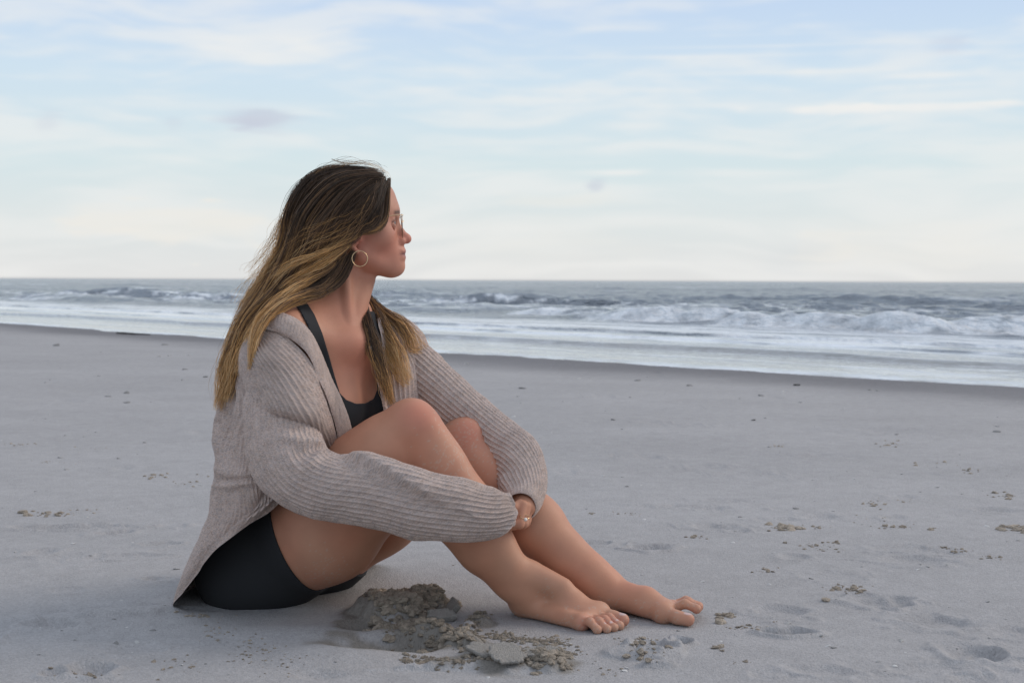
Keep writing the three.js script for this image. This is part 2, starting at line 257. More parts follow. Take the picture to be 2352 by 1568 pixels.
// ---------------------------------------------------------------- solid modelling: distance fields meshed with surface nets
const cone = (a, b, ra, rb) => {                                       // capsule between two joints, each with its radius
  const bx = b.x - a.x, by = b.y - a.y, bz = b.z - a.z, l2 = Math.max(bx * bx + by * by + bz * bz, 1e-9), rr = ra - rb, a2 = Math.max(l2 - rr * rr, 1e-9), il2 = 1 / l2;
  return (x, y, z) => {
    const px = x - a.x, py = y - a.y, pz = z - a.z, yy = px * bx + py * by + pz * bz, zz = yy - l2;
    const qx = px * l2 - bx * yy, qy = py * l2 - by * yy, qz = pz * l2 - bz * yy, x2 = qx * qx + qy * qy + qz * qz, y2 = yy * yy * l2, z2 = zz * zz * l2, k = Math.sign(rr) * rr * rr * x2;
    if (Math.sign(zz) * a2 * z2 > k) return Math.sqrt(x2 + z2) * il2 - rb;
    if (Math.sign(yy) * a2 * y2 < k) return Math.sqrt(x2 + y2) * il2 - ra;
    return (Math.sqrt(x2 * a2 * il2) + yy * rr) * il2 - ra;
  };
};
const ball = (c, r) => (x, y, z) => Math.sqrt((x - c.x) ** 2 + (y - c.y) ** 2 + (z - c.z) ** 2) - r;
const ellipsoid = (c, ax, ay, az, r) => {                             // axes as unit vectors, r the three half lengths
  return (x, y, z) => {
    const dx = x - c.x, dy = y - c.y, dz = z - c.z;
    const u = (dx * ax.x + dy * ax.y + dz * ax.z) / r[0], v = (dx * ay.x + dy * ay.y + dz * ay.z) / r[1], w = (dx * az.x + dy * az.y + dz * az.z) / r[2];
    const k0 = Math.sqrt(u * u + v * v + w * w), k1 = Math.sqrt((u / r[0]) ** 2 + (v / r[1]) ** 2 + (w / r[2]) ** 2);
    return k1 < 1e-9 ? -Math.min(...r) : k0 * (k0 - 1) / k1;
  };
};
const smin = (a, b, k) => { const h = Math.max(k - Math.abs(a - b), 0) / k; return Math.min(a, b) - h * h * k * 0.25; };
// groups: [{ k, prims: [fn] , cut: [fn] }], joined with kAll
function field(groups, kAll) {
  const all = groups.map(g => ({ k: g.k, j: g.j ?? kAll, prims: g.prims, cut: g.cut ?? [] }));
  const pick = (x, y, z, R) => all.map(g => {
    const d = g.prims.map(f => f(x, y, z)), m = Math.min(...d) + 2 * R + g.k * 1.5;
    return { k: g.k, j: g.j, m: Math.min(...d), prims: g.prims.filter((f, i) => d[i] < m), cut: g.cut };
  }).filter((g, i, a) => g.m < Math.min(...a.map(o => o.m)) + 2 * R + kAll * 1.5 + 0.03);
  const evalOn = (list, x, y, z) => {
    let t = 1e9;
    for (let i = 0; i < list.length; i++) {
      const g = list[i]; let d = 1e9;
      for (let j = 0; j < g.prims.length; j++) { const e = g.prims[j](x, y, z); d = d > 1e8 ? e : smin(d, e, g.k); }
      for (let j = 0; j < g.cut.length; j++) { const e = -g.cut[j].f(x, y, z), k = g.cut[j].k; const h = Math.max(k - Math.abs(d - e), 0) / k; d = Math.max(d, e) + h * h * k * 0.25; }
      t = t > 1e8 ? d : smin(t, d, g.j);
    }
    return t;
  };
  return { pick, evalOn, at: (x, y, z) => evalOn(all, x, y, z) };
}
// post(x, y, z, d): last change of the distance (offset, clipping)
function meshField(fd, lo, hi, h, post) {
  const B = 8, n = [0, 1, 2].map(i => Math.ceil((hi[i] - lo[i]) / h / B) * B + 1), [nx, ny, nz] = n, D = new Float32Array(nx * ny * nz), nb = n.map(v => (v - 1) / B);
  const R = h * B * 0.87, lists = new Array(nb[0] * nb[1] * nb[2]), P0 = post ?? ((x, y, z, d) => d);
  const ix = (i, j, k) => (k * ny + j) * nx + i;
  D.fill(1);
  const near = [];
  for (let c = 0; c < nb[2]; c++) for (let b = 0; b < nb[1]; b++) for (let a = 0; a < nb[0]; a++) {
    const cx = lo[0] + (a + 0.5) * B * h, cy = lo[1] + (b + 0.5) * B * h, cz = lo[2] + (c + 0.5) * B * h, d0 = fd.at(cx, cy, cz), d = P0(cx, cy, cz, d0), at = (c * nb[1] + b) * nb[0] + a;
    if (Math.min(Math.abs(d), Math.abs(d0)) > R * 1.6 + 0.012) { for (let k = 0; k <= B; k++) for (let j = 0; j <= B; j++) for (let i = 0; i <= B; i++) D[ix(a * B + i, b * B + j, c * B + k)] = d > 0 ? 1 : -1; continue; }
    lists[at] = fd.pick(cx, cy, cz, R); near.push([a, b, c, at]);
  }
  for (const [a, b, c, at] of near) for (let k = 0; k <= B; k++) for (let j = 0; j <= B; j++) for (let i = 0; i <= B; i++) {
    const x = lo[0] + (a * B + i) * h, y = lo[1] + (b * B + j) * h, z = lo[2] + (c * B + k) * h; D[ix(a * B + i, b * B + j, c * B + k)] = P0(x, y, z, fd.evalOn(lists[at], x, y, z));
  }
  const vid = new Map(), pos = [], nor = [], idx = [];
  const cell = (i, j, k) => {
    const key = ix(i, j, k); let v = vid.get(key); if (v !== undefined) return v;
    let sx = 0, sy = 0, sz = 0, c = 0;
    for (let e = 0; e < 12; e++) {
      const ax = e >> 2, u = e & 1, w = (e >> 1) & 1, o0 = [0, 0, 0], o1 = [0, 0, 0]; o0[(ax + 1) % 3] = o1[(ax + 1) % 3] = u; o0[(ax + 2) % 3] = o1[(ax + 2) % 3] = w; o1[ax] = 1;
      const d0 = D[ix(i + o0[0], j + o0[1], k + o0[2])], d1 = D[ix(i + o1[0], j + o1[1], k + o1[2])];
      if ((d0 < 0) === (d1 < 0)) continue; const t = d0 / (d0 - d1); sx += lerp(o0[0], o1[0], t); sy += lerp(o0[1], o1[1], t); sz += lerp(o0[2], o1[2], t); c++;
    }
    let x = lo[0] + (i + sx / c) * h, y = lo[1] + (j + sy / c) * h, z = lo[2] + (k + sz / c) * h;
    const list = lists[(Math.min(nb[2] - 1, k >> 3) * nb[1] + Math.min(nb[1] - 1, j >> 3)) * nb[0] + Math.min(nb[0] - 1, i >> 3)];
    let gx = 0, gy = 1, gz = 0;
    if (list) {
      const e = h * 0.5, f = (a, b, q) => P0(a, b, q, fd.evalOn(list, a, b, q)), d = f(x, y, z);
      gx = f(x + e, y, z) - f(x - e, y, z); gy = f(x, y + e, z) - f(x, y - e, z); gz = f(x, y, z + e) - f(x, y, z - e); const l = Math.hypot(gx, gy, gz) || 1; gx /= l; gy /= l; gz /= l;
      const step = clamp(d, -h * 0.6, h * 0.6); x -= gx * step; y -= gy * step; z -= gz * step;
    }
    v = pos.length / 3; pos.push(x, y, z); nor.push(gx, gy, gz); vid.set(key, v); return v;
  };
  for (let k = 1; k < nz - 1; k++) for (let j = 1; j < ny - 1; j++) for (let i = 1; i < nx - 1; i++) {
    const d = D[ix(i, j, k)] < 0;
    if (d !== D[ix(i + 1, j, k)] < 0) { const a = cell(i, j - 1, k - 1), b = cell(i, j, k - 1), c = cell(i, j, k), e = cell(i, j - 1, k); d ? idx.push(a, b, c, a, c, e) : idx.push(a, c, b, a, e, c); }
    if (d !== D[ix(i, j + 1, k)] < 0) { const a = cell(i - 1, j, k - 1), b = cell(i, j, k - 1), c = cell(i, j, k), e = cell(i - 1, j, k); d ? idx.push(a, c, b, a, e, c) : idx.push(a, b, c, a, c, e); }
    if (d !== D[ix(i, j, k + 1)] < 0) { const a = cell(i - 1, j - 1, k), b = cell(i, j - 1, k), c = cell(i, j, k), e = cell(i - 1, j, k); d ? idx.push(a, b, c, a, c, e) : idx.push(a, c, b, a, e, c); }
  }
  const g = new THREE.BufferGeometry();
  g.setAttribute('position', new THREE.Float32BufferAttribute(pos, 3)); g.setAttribute('normal', new THREE.Float32BufferAttribute(nor, 3)); g.setIndex(idx);
  return g;
}
function paint(g, fn) { const p = g.attributes.position, c = new Float32Array(p.count * 3); for (let i = 0; i < p.count; i++) c.set(fn(p.getX(i), p.getY(i), p.getZ(i), i), i * 3); g.setAttribute('color', new THREE.BufferAttribute(c, 3)); return g; }
function planarUV(g, sx = 1, sy = 1) { const p = g.attributes.position, u = new Float32Array(p.count * 2); for (let i = 0; i < p.count; i++) { u[i * 2] = (p.getX(i) + p.getZ(i) * 0.7) * sx; u[i * 2 + 1] = (p.getY(i) + p.getZ(i) * 0.4) * sy; } g.setAttribute('uv', new THREE.BufferAttribute(u, 2)); return g; }
// walk a sight line from pixel (px, py) to a field's surface
function snap(fd, px, py, from = 2.3, to = 3.4) { const o = camera.position, v = P(px, py, 1).sub(o); let t = from; for (let i = 0; i < 200; i++) { const x = o.x + v.x * t, y = o.y + v.y * t, z = o.z + v.z * t, d = fd.at(x, y, z); if (d < 0.0002) break; t += Math.max(d * 0.7, 0.0003); if (t > to) return null; } return V(o.x + v.x * t, o.y + v.y * t, o.z + v.z * t); }
function catmull(list, t) {                                            // list of equal-length arrays, t in 0..1
  const n = list.length - 1, f = clamp(t, 0, 1) * n, i = Math.min(Math.floor(f), n - 1), u = f - i, a = list[Math.max(i - 1, 0)], b = list[i], c = list[i + 1], d = list[Math.min(i + 2, n)];
  return b.map((_, k) => 0.5 * (2 * b[k] + (c[k] - a[k]) * u + (2 * a[k] - 5 * b[k] + 4 * c[k] - d[k]) * u * u + (3 * b[k] - a[k] - 3 * c[k] + d[k]) * u * u * u));
}
// ---------------------------------------------------------------- the woman: one continuous body
const person = new THREE.Group(); person.name = 'person'; person.position.copy(onGround(690, 1360)); person.position.y = 0; scene.add(person);
tag(person, 'woman in beige cardigan sitting on the sand hugging her knees, gazing at the sea', 'person');
person.updateMatrixWorld();
const place = g => g.translate(-person.position.x, -person.position.y, -person.position.z);   // world shapes into the group's own axes
const J = (px, py, d, r) => ({ p: P(px, py, d), r: r / F * d });        // joint: pixel, distance, radius in pixels
const chain = list => list.slice(1).map((b, i) => cone(list[i].p, b.p, list[i].r, b.r));
// head axes: X face, Y up, Z towards the eye
const HO = P(800, 520, 2.89), HX = V(0.988, 0.03, -0.15).normalize(), HZ = V(0, 1, 0).cross(HX).negate().normalize(), HY = HZ.clone().cross(HX).normalize();
if (HZ.z < 0) HZ.negate();
HY.copy(HZ).cross(HX).normalize();
const H = (a, b, c) => HO.clone().addScaledVector(HX, a).addScaledVector(HY, b).addScaledVector(HZ, c);
const toHead = (x, y, z) => { const dx = x - HO.x, dy = y - HO.y, dz = z - HO.z; return [dx * HX.x + dy * HX.y + dz * HX.z, dx * HY.x + dy * HY.y + dz * HY.z, dx * HZ.x + dy * HZ.y + dz * HZ.z]; };
const EY = 0.0035, EZ = 0.030, EX = 0.0815;
const headPrims = [
  ellipsoid(H(0.004, 0.026, 0), HX, HY, HZ, [0.094, 0.083, 0.072]),
  ellipsoid(H(0.034, -0.012, 0), HX, HY, HZ, [0.06, 0.078, 0.061]),
  ellipsoid(H(0.04, 0.052, 0), HX, HY, HZ, [0.053, 0.048, 0.058]),
  cone(H(0.022, -0.056, 0.047), H(0.08, -0.086, 0.012), 0.014, 0.012), cone(H(0.022, -0.056, -0.047), H(0.08, -0.086, -0.012), 0.014, 0.012),
  ball(H(0.0975, -0.0845, 0), 0.0135), cone(H(0.03, -0.066, 0), H(0.08, -0.08, 0), 0.03, 0.016),
  ball(H(0.064, -0.022, 0.042), 0.022), ball(H(0.064, -0.022, -0.042), 0.022),
  ball(H(0.0805, -0.052, 0), 0.0265),
  cone(H(0.074, 0.027, 0.03), H(0.081, 0.027, 0), 0.012, 0.012), cone(H(0.074, 0.027, -0.03), H(0.081, 0.027, 0), 0.012, 0.012),
];
const nosePrims = [cone(H(0.0905, 0.01, 0), H(0.113, -0.025, 0), 0.0075, 0.0095), ball(H(0.1175, -0.0275, 0), 0.0098), ball(H(0.107, -0.032, 0.0105), 0.0075), ball(H(0.107, -0.032, -0.0105), 0.0075), cone(H(0.104, -0.036, 0), H(0.1045, -0.047, 0), 0.0065, 0.0055)];
const lipPrims = [ellipsoid(H(0.1062, -0.0525, 0), HX, HY, HZ, [0.0078, 0.0055, 0.018]), ellipsoid(H(0.105, -0.0645, 0), HX, HY, HZ, [0.0082, 0.006, 0.0165])];
const lidPrims = s => {
  const c = H(EX, EY, s * EZ), out = [], q = (az, el, r) => c.clone().addScaledVector(HX, Math.cos(el) * Math.cos(az) * r).addScaledVector(HY, Math.sin(el) * r).addScaledVector(HZ, s * Math.cos(el) * Math.sin(az) * r);
  for (let i = 0; i < 8; i++) { const a0 = -1.1 + i * 0.3, a1 = a0 + 0.3, f = a => Math.max(0.03, Math.cos((a - 0.1) * 1.22)); out.push(cone(q(a0, 0.6 * f(a0), 0.0124), q(a1, 0.6 * f(a1), 0.0124), 0.0019, 0.0019), cone(q(a0, 0.95 * f(a0) + 0.15, 0.0122), q(a1, 0.95 * f(a1) + 0.15, 0.0122), 0.0032, 0.0032), cone(q(a0, -0.42 * f(a0), 0.0122), q(a1, -0.42 * f(a1), 0.0122), 0.0016, 0.0016), cone(q(a0, -0.8 * f(a0) - 0.1, 0.0122), q(a1, -0.8 * f(a1) - 0.1, 0.0122), 0.003, 0.003)); }
  return out;
};
const earAt = (u, v, s, o = 0) => H(0.008 + u, -0.024 + v, s * (0.068 + o));
const earPrims = s => { const pts = [[0.014, 0.008, 0.0], [0.012, 0.024, 0.004], [0, 0.03, 0.009], [-0.012, 0.024, 0.012], [-0.016, 0.008, 0.013], [-0.012, -0.01, 0.011], [-0.002, -0.022, 0.007], [0.004, -0.028, 0.003]].map(e => earAt(e[0], e[1], s, e[2])); const out = []; for (let i = 1; i < pts.length; i++) out.push(cone(pts[i - 1], pts[i], 0.0036, i > 5 ? 0.0055 : 0.0036)); out.push(ellipsoid(earAt(-0.002, 0.002, s, 0.002), HX, HY, HZ, [0.013, 0.022, 0.005])); out.push(ball(earAt(0.011, -0.004, s, 0.002), 0.0048)); return out; };
// trunk axes
const TL = V(0.75, 0, -0.66), TF = V(0.66, 0, 0.75), UP = V(0, 1, 0), PL = V(0.56, 0, -0.83), PF = V(0.83, 0, 0.56);
const W3 = (x, y, d) => V(x, y, -d);
const notch = P(806, 790, 2.822), accR = P(658, 764, 2.735), accL = P(915, 795, 2.965);
const trunk = [
  ellipsoid(W3(-0.44, 0.115, 2.935), PL, UP, PF, [0.155, 0.115, 0.115]), ball(P(600, 1290, 2.875), 0.105), ball(P(712, 1262, 3.02), 0.1), ball(P(558, 1312, 2.89), 0.092),
  ellipsoid(W3(-0.43, 0.235, 2.93), PL, UP, PF, [0.13, 0.12, 0.1]),
  ellipsoid(W3(-0.395, 0.385, 2.895), TL, UP, TF, [0.135, 0.15, 0.098]),
  ellipsoid(W3(-0.358, 0.482, 2.866), TL, UP, TF, [0.145, 0.1, 0.08]),
  cone(notch, accR, 0.013, 0.02), cone(notch, accL, 0.013, 0.02), cone(P(748, 700, 2.9), accR, 0.042, 0.03), cone(P(775, 705, 2.92), accL, 0.04, 0.028),
  cone(accR, P(634, 820, 2.72), 0.032, 0.04), cone(accL, P(935, 840, 2.965), 0.03, 0.04),
];
const bust = [ellipsoid(P(768, 945, 2.805), TL, UP, TF, [0.056, 0.06, 0.05]), ellipsoid(P(880, 935, 2.89), TL, UP, TF, [0.05, 0.056, 0.046])];
const neck = [cone(P(792, 590, 2.9), P(768, 735, 2.875), 0.0465, 0.052), cone(P(792, 600, 2.855), P(802, 785, 2.815), 0.012, 0.008), cone(P(835, 640, 2.9), P(808, 740, 2.85), 0.024, 0.022)];
const legR = chain([J(640, 1268, 2.865, 118), J(745, 1205, 2.80, 127), J(835, 1112, 2.76, 113), J(900, 1042, 2.735, 86), J(942, 997, 2.72, 68)]);
const shinR = [...chain([J(950, 1000, 2.715, 62), J(998, 1078, 2.712, 60), J(1062, 1178, 2.71, 68), J(1113, 1255, 2.71, 55), J(1176, 1331, 2.71, 37), J(1208, 1366, 2.712, 34)]), cone(P(975, 985, 2.69), P(1170, 1290, 2.69), 0.03, 0.018)];
const kneeR = [ball(P(948, 962, 2.705), 0.034)];
const legL = chain([J(746, 1243, 3.0, 112), J(860, 1165, 2.95, 104), J(980, 1085, 2.89, 84), J(1060, 1033, 2.86, 64)]);
const shinL = [...chain([J(1068, 1032, 2.855, 62), J(1140, 1110, 2.83, 64), J(1228, 1208, 2.805, 62), J(1300, 1280, 2.785, 47), J(1358, 1326, 2.77, 40), J(1386, 1358, 2.765, 36)])];
const kneeL = [ball(P(1075, 1002, 2.85), 0.034)];
// feet: origin on the ground under the heel, a forwards, b towards the big toe, c up
function foot(O, f, side, lift, splay, low, sq) {
  const l = V(f.z, 0, -f.x).multiplyScalar(side), Q = (a, b, c) => V(O.x, 0, O.z).addScaledVector(f, a).addScaledVector(l, b).add(V(0, c, 0));
  const main = [ball(Q(-0.006, 0, 0.027), 0.0265), cone(Q(0.002, 0, 0.024), Q(0.004, 0, 0.052), 0.026, 0.025), cone(Q(0.004, 0, 0.045), Q(0.02, 0.002, 0.05), 0.025, 0.027), cone(Q(0.034, 0.003, 0.048 - low), Q(0.105, 0.012, 0.04 - low * 0.6), 0.027, 0.022), cone(Q(0.105, 0.012, 0.04 - low * 0.6), Q(0.152, 0.018, 0.024), 0.022, 0.015),
    cone(Q(0.01, -0.012, 0.022), Q(0.132 + sq * 0.7, -0.03, 0.014), 0.021, 0.0145), cone(Q(0.02, 0.012, 0.036), Q(0.15, 0.028, 0.019), 0.024, 0.0185), cone(Q(0.152, 0.03, 0.019), Q(0.135 + sq * 0.8, -0.03, 0.014), 0.0175, 0.0135), cone(Q(0.1, 0.0, 0.03), Q(0.146, 0.0, 0.02), 0.022, 0.014), ball(Q(0.155, 0.036, 0.02), 0.017)];
  const bones = [side > 0 ? ball(Q(0.022, -0.0305, 0.06), 0.0125) : ball(Q(0.026, 0.024, 0.06), 0.0115)];
  const toe = (b0, a0, l1, l2, r, k, lf, sp) => [cone(Q(a0, b0, 0.017 + lf * 0.2), Q(a0 + l1, b0 - sp * 0.5, 0.0155 + r * 0.55 + lf * 0.8), r * 1.05, r), cone(Q(a0 + l1, b0 - sp * 0.5, 0.0155 + r * 0.55 + lf * 0.8), Q(a0 + l1 + l2, b0 - sp, r * 0.95 + lf), r, r * 0.93), ball(Q(a0 + l1 + l2 + 0.002, b0 - sp, r * 0.95 + lf), r)];
  const toes = [[cone(Q(0.158, 0.032, 0.019), Q(0.186, 0.033 + splay * 0.15, 0.0155), 0.015, 0.0128), cone(Q(0.186, 0.033 + splay * 0.15, 0.0155), Q(0.207, 0.031 + splay * 0.2, 0.0145), 0.0128, 0.0125)], toe(0.0115, 0.155 + sq * 0.25, 0.028, 0.021, 0.0084, 0, lift, splay * 0.25), toe(-0.0052, 0.15 + sq * 0.5, 0.026, 0.019, 0.008, 0, lift * 0.95, splay * 0.4), toe(-0.0212, 0.142 + sq * 0.75, 0.024, 0.017, 0.0077, 0, lift * 0.8, splay * 0.55), toe(-0.0362, 0.128 + sq * 1.0, 0.022, 0.015, 0.0078, 0, lift * 0.6, splay * 0.7)];
  return { main: [...main, ...bones], toes, Q };
}
const footR = foot(V(0.026, 0, -2.742), V(0.80, 0, 0.60).normalize(), 1, 0.0, 0, 0.002, 0.028);
const footL = foot(V(0.178, 0, -2.79), V(0.85, 0, 0.53).normalize(), -1, 0.02, 0.036, 0.008, 0.012);
// arms run inside the sleeves; the hands meet in front of the shins
const armR = chain([J(634, 815, 2.72, 46), J(668, 1070, 2.64, 40), J(900, 1150, 2.59, 38), J(1100, 1176, 2.615, 26)]);
const armL = chain([J(935, 835, 2.965, 44), J(1185, 1050, 2.865, 32), J(1196, 1105, 2.785, 30), J(1199, 1140, 2.735, 24)]);
const palmR = [cone(P(1100, 1176, 2.615), P(1138, 1178, 2.628), 0.022, 0.02), cone(P(1110, 1188, 2.62), P(1143, 1190, 2.635), 0.018, 0.016)];
const palmL = [cone(P(1199, 1140, 2.735), P(1203, 1158, 2.70), 0.018, 0.016), cone(P(1208, 1148, 2.73), P(1209, 1163, 2.708), 0.015, 0.014)];
const fing = (pts, r) => pts.slice(1).map((q, i) => cone(P(...pts[i]), P(...q), r - i * 0.0006, r - (i + 1) * 0.0006));
const fingers = [
  fing([[1203, 1160, 2.678], [1193, 1204, 2.658], [1161, 1203, 2.653], [1148, 1194, 2.660]], 0.0092), fing([[1209, 1162, 2.686], [1203, 1203, 2.673], [1170, 1208, 2.668], [1156, 1202, 2.676]], 0.009), fing([[1214, 1164, 2.698], [1208, 1200, 2.693], [1180, 1207, 2.686], [1166, 1203, 2.690]], 0.0086), fing([[1216, 1166, 2.708], [1212, 1193, 2.708], [1190, 1201, 2.706], [1178, 1199, 2.708]], 0.0076), fing([[1196, 1156, 2.683], [1181, 1166, 2.673], [1168, 1180, 2.668]], 0.0092),
  fing([[1140, 1166, 2.62], [1162, 1164, 2.622], [1172, 1174, 2.63], [1170, 1186, 2.64]], 0.009), fing([[1143, 1176, 2.63], [1160, 1180, 2.64], [1165, 1192, 2.65]], 0.0088), fing([[1143, 1186, 2.638], [1152, 1194, 2.65], [1150, 1203, 2.66]], 0.0084), fing([[1142, 1194, 2.642], [1146, 1202, 2.655]], 0.0076), fing([[1122, 1160, 2.61], [1140, 1156, 2.605], [1152, 1162, 2.61]], 0.009),
];
const lEye = s => ({ f: ball(H(EX + 0.004, EY - 0.001, s * EZ), 0.0142), k: 0.008 });
const bodyGroups = [
  { k: 0.024, prims: [...headPrims], cut: [lEye(1), lEye(-1)] }, { k: 0.006, prims: nosePrims }, { k: 0.004, prims: lipPrims }, { k: 0.003, j: 0.003, prims: lidPrims(1) }, { k: 0.003, j: 0.003, prims: lidPrims(-1) }, { k: 0.004, prims: earPrims(1) }, { k: 0.004, prims: earPrims(-1) },
];
const torsoGroup = { k: 0.045, prims: [...trunk, ...bust, ...neck.slice(0, 1)] };
const rest = [torsoGroup, { k: 0.012, prims: neck.slice(1) }, { k: 0.04, prims: [...legR, ...kneeR] }, { k: 0.04, prims: shinR }, { k: 0.014, j: 0.024, prims: [...footR.main, cone(P(1222, 1322, 2.706), P(1290, 1353, 2.692), 0.028, 0.023)] }, { k: 0.04, prims: [...legL, ...kneeL] }, { k: 0.04, prims: shinL }, { k: 0.014, j: 0.024, prims: footL.main }, ...footR.toes.map(t => ({ k: 0.005, j: 0.0014, prims: t })), ...footL.toes.map(t => ({ k: 0.005, j: 0.0014, prims: t })), { k: 0.03, prims: armR.concat(palmR) }, { k: 0.03, prims: armL.concat(palmL) }, ...fingers.map(t => ({ k: 0.005, j: 0.003, prims: t }))];
const bodyField = field([...bodyGroups, ...rest], 0.009);
const headNeck = field([...bodyGroups, ...rest.slice(0, 2)], 0.009);
const skinNoise = (x, y, z) => fbm3(x * 40, y * 40, z * 40, 3);
const cheek = H(0.07, -0.045, 0.05), earC = H(0.008, -0.03, 0.07);
function skinColor(x, y, z) {
  let c = [0.50, 0.243, 0.155]; const n = 1 + 0.1 * skinNoise(x, y, z) + 0.07 * fbm3(x * 9, y * 9, z * 9, 2), bl = fbm3(x * 16 + 5, y * 16, z * 16, 2); c[1] *= 1 - 0.15 * bl; c[2] *= 1 - 0.17 * bl;
  const red = (p, r, k) => { const d = Math.hypot(x - p.x, y - p.y, z - p.z) / r; if (d < 1.6) { const w = Math.exp(-d * d * 1.6) * k; c = [c[0] * (1 + 0.02 * w), c[1] * (1 - 0.3 * w), c[2] * (1 - 0.24 * w)]; } };
  red(cheek, 0.07, 0.38); red(H(0.12, -0.03, 0), 0.02, 0.8); red(earC, 0.03, 0.6); red(kneeRp, 0.06, 0.6); red(kneeLp, 0.06, 0.65); red(notch, 0.12, 0.35); for (const t of toeTips) red(t, 0.018, 0.7);
  const [a, b, s] = toHead(x, y, z);
  { const w = smooth(-0.115, -0.09, b) * smooth(-0.02, 0.03, a) * 0.5; c = [c[0] * (1 + 0.14 * w), c[1] * (1 + 0.2 * w), c[2] * (1 + 0.36 * w)]; }
  if (a > 0.05 && Math.abs(b) < 0.12 && Math.abs(s) < 0.08) {
    const q = Math.hypot((b + 0.0585) / 0.0105, s / 0.021); if (a > 0.09 && q < 1.25) { const w = 1 - smooth(0.75, 1.15, q), line = Math.exp(-Math.pow((b + 0.0583) / 0.0018, 2)); c = [lerp(c[0], 0.36, w) * (1 - 0.6 * line * w), lerp(c[1], 0.145, w) * (1 - 0.6 * line * w), lerp(c[2], 0.125, w) * (1 - 0.6 * line * w)]; }
    const br = 0.0265 - 0.18 * Math.pow(Math.max(Math.abs(s) - 0.022, 0), 1) * 0.5, w = Math.exp(-Math.pow((b - br) / 0.0042, 2)) * smooth(0.008, 0.014, Math.abs(s)) * (1 - smooth(0.038, 0.047, Math.abs(s))); c = c.map((v, k) => lerp(v, [0.045, 0.026, 0.017][k], w * 0.9));
    { const ex = a - EX, ey = b - EY, ez = Math.abs(s) - EZ, er = Math.hypot(ex, ey, ez); if (er < 0.0165) { const el = Math.asin(ey / er), az = Math.atan2(ez, ex), f = Math.max(0.03, Math.cos((az - 0.1) * 1.22)), ww = Math.exp(-Math.pow((el - 0.62 * f) / 0.13, 2)) * (Math.abs(az) < 1.25 ? 1 : 0) + 0.45 * Math.exp(-Math.pow((el + 0.45 * f) / 0.12, 2)) * (Math.abs(az) < 1.2 ? 1 : 0); c = c.map((v, k) => lerp(v, [0.035, 0.022, 0.018][k], clamp(ww, 0, 1) * 0.9)); } }
    const e = 9 + Math.hypot((b - EY - 0.0058) / 0.0022, (Math.abs(s) - EZ) / 0.014, (a - 0.09) / 0.02); if (e < 1.2) { const ww = 1 - smooth(0.6, 1.1, e); c = c.map((v, k) => lerp(v, [0.04, 0.025, 0.02][k], ww * 0.85)); }
  }
  for (const t of nails) { const dx = x - t.x, dy = y - t.y, dz = z - t.z, q = Math.hypot(dx, dy, dz) / t.r; if (q < 1) { const w = 1 - smooth(0.75, 1, q); c = c.map((v, k) => lerp(v, [0.6, 0.46, 0.45][k], w * 0.9)); } }
  // sand grains stuck to the skin
  const g = Math.max(Math.exp(-((x - sandKnee.x) ** 2 + (y - sandKnee.y) ** 2) / 0.0035) * 0.55, 1 - smooth(0.005, 0.02, y), Math.exp(-((x - sandAnk.x) ** 2 + (y - sandAnk.y) ** 2) / 0.0003) * 0.3, Math.exp(-((x - sandThigh.x) ** 2 + (y - sandThigh.y) ** 2) / 0.0016) * 0.5, y < 0.04 && x > 0.1 ? 0.35 : 0);
  if (g > 0.02) { const h = hash(Math.floor(x * 420), Math.floor(y * 420), Math.floor(z * 420)), w = h < g * 0.3 ? 0.42 : g * 0.1; c = c.map((v, k) => lerp(v, [0.46, 0.39, 0.32][k], w)); }
  return c.map(v => v * n);
}
const kneeRp = P(965, 945, 2.66), kneeLp = P(1085, 985, 2.81), sandKnee = P(1050, 1040, 2.67), sandAnk = P(1258, 1355, 2.68), sandThigh = P(745, 1325, 2.69);
const nails = [[footR, 0.207, 0.031, 0.0275, 0.008], [footR, 0.208, 0.0105, 0.017, 0.004], [footR, 0.206, -0.0065, 0.0165, 0.004], [footR, 0.201, -0.0205, 0.016, 0.0038], [footR, 0.191, -0.034, 0.0155, 0.0035], [footL, 0.207, 0.038, 0.0275, 0.008], [footL, 0.2, 0.002, 0.036, 0.004]].map(([f, a, b, c, r]) => Object.assign(f.Q(a, b, c), { r }));
const toeTips = [footR, footL].flatMap(f => [[0.21, 0.031], [0.2, 0.008], [0.19, -0.008], [0.18, -0.022], [0.165, -0.036]].map(([a, b]) => f.Q(a, b, 0.012)));
{
  const g = meshField(bodyField, [-0.66, -0.012, -3.2], [0.42, 0.9, -2.48], 0.0029);
  paint(g, skinColor); planarUV(g);
  const pores = noiseTexture(512, (u, v) => 0.5 * tnoise(u, v, 128, 21) + 0.5 * tnoise(u, v, 256, 22)); pores.repeat.set(9, 9);
  mesh('body', place(g), new THREE.MeshPhysicalMaterial({ vertexColors: true, roughness: 0.54, bumpMap: pores, bumpScale: 0.00025, specularIntensity: 0.65 }), person);
}

{
  for (const s of [1, -1]) {
    const c = H(EX, EY, s * EZ), g = new THREE.SphereGeometry(0.0122, 48, 36); g.translate(c.x, c.y, c.z);
    const look = HX.clone().addScaledVector(HY, 0.03).addScaledVector(HZ, 0.32).normalize();
    paint(g, (x, y, z) => { const k = ((x - c.x) * look.x + (y - c.y) * look.y + (z - c.z) * look.z) / 0.0122; return k > 0.95 ? [0.008, 0.007, 0.006] : k > 0.82 ? [0.07, 0.06, 0.045] : [0.5, 0.45, 0.42]; });
    mesh('eye', place(g), new THREE.MeshPhysicalMaterial({ vertexColors: true, roughness: 0.15, clearcoat: 1, clearcoatRoughness: 0.05 }), person);
  }
}
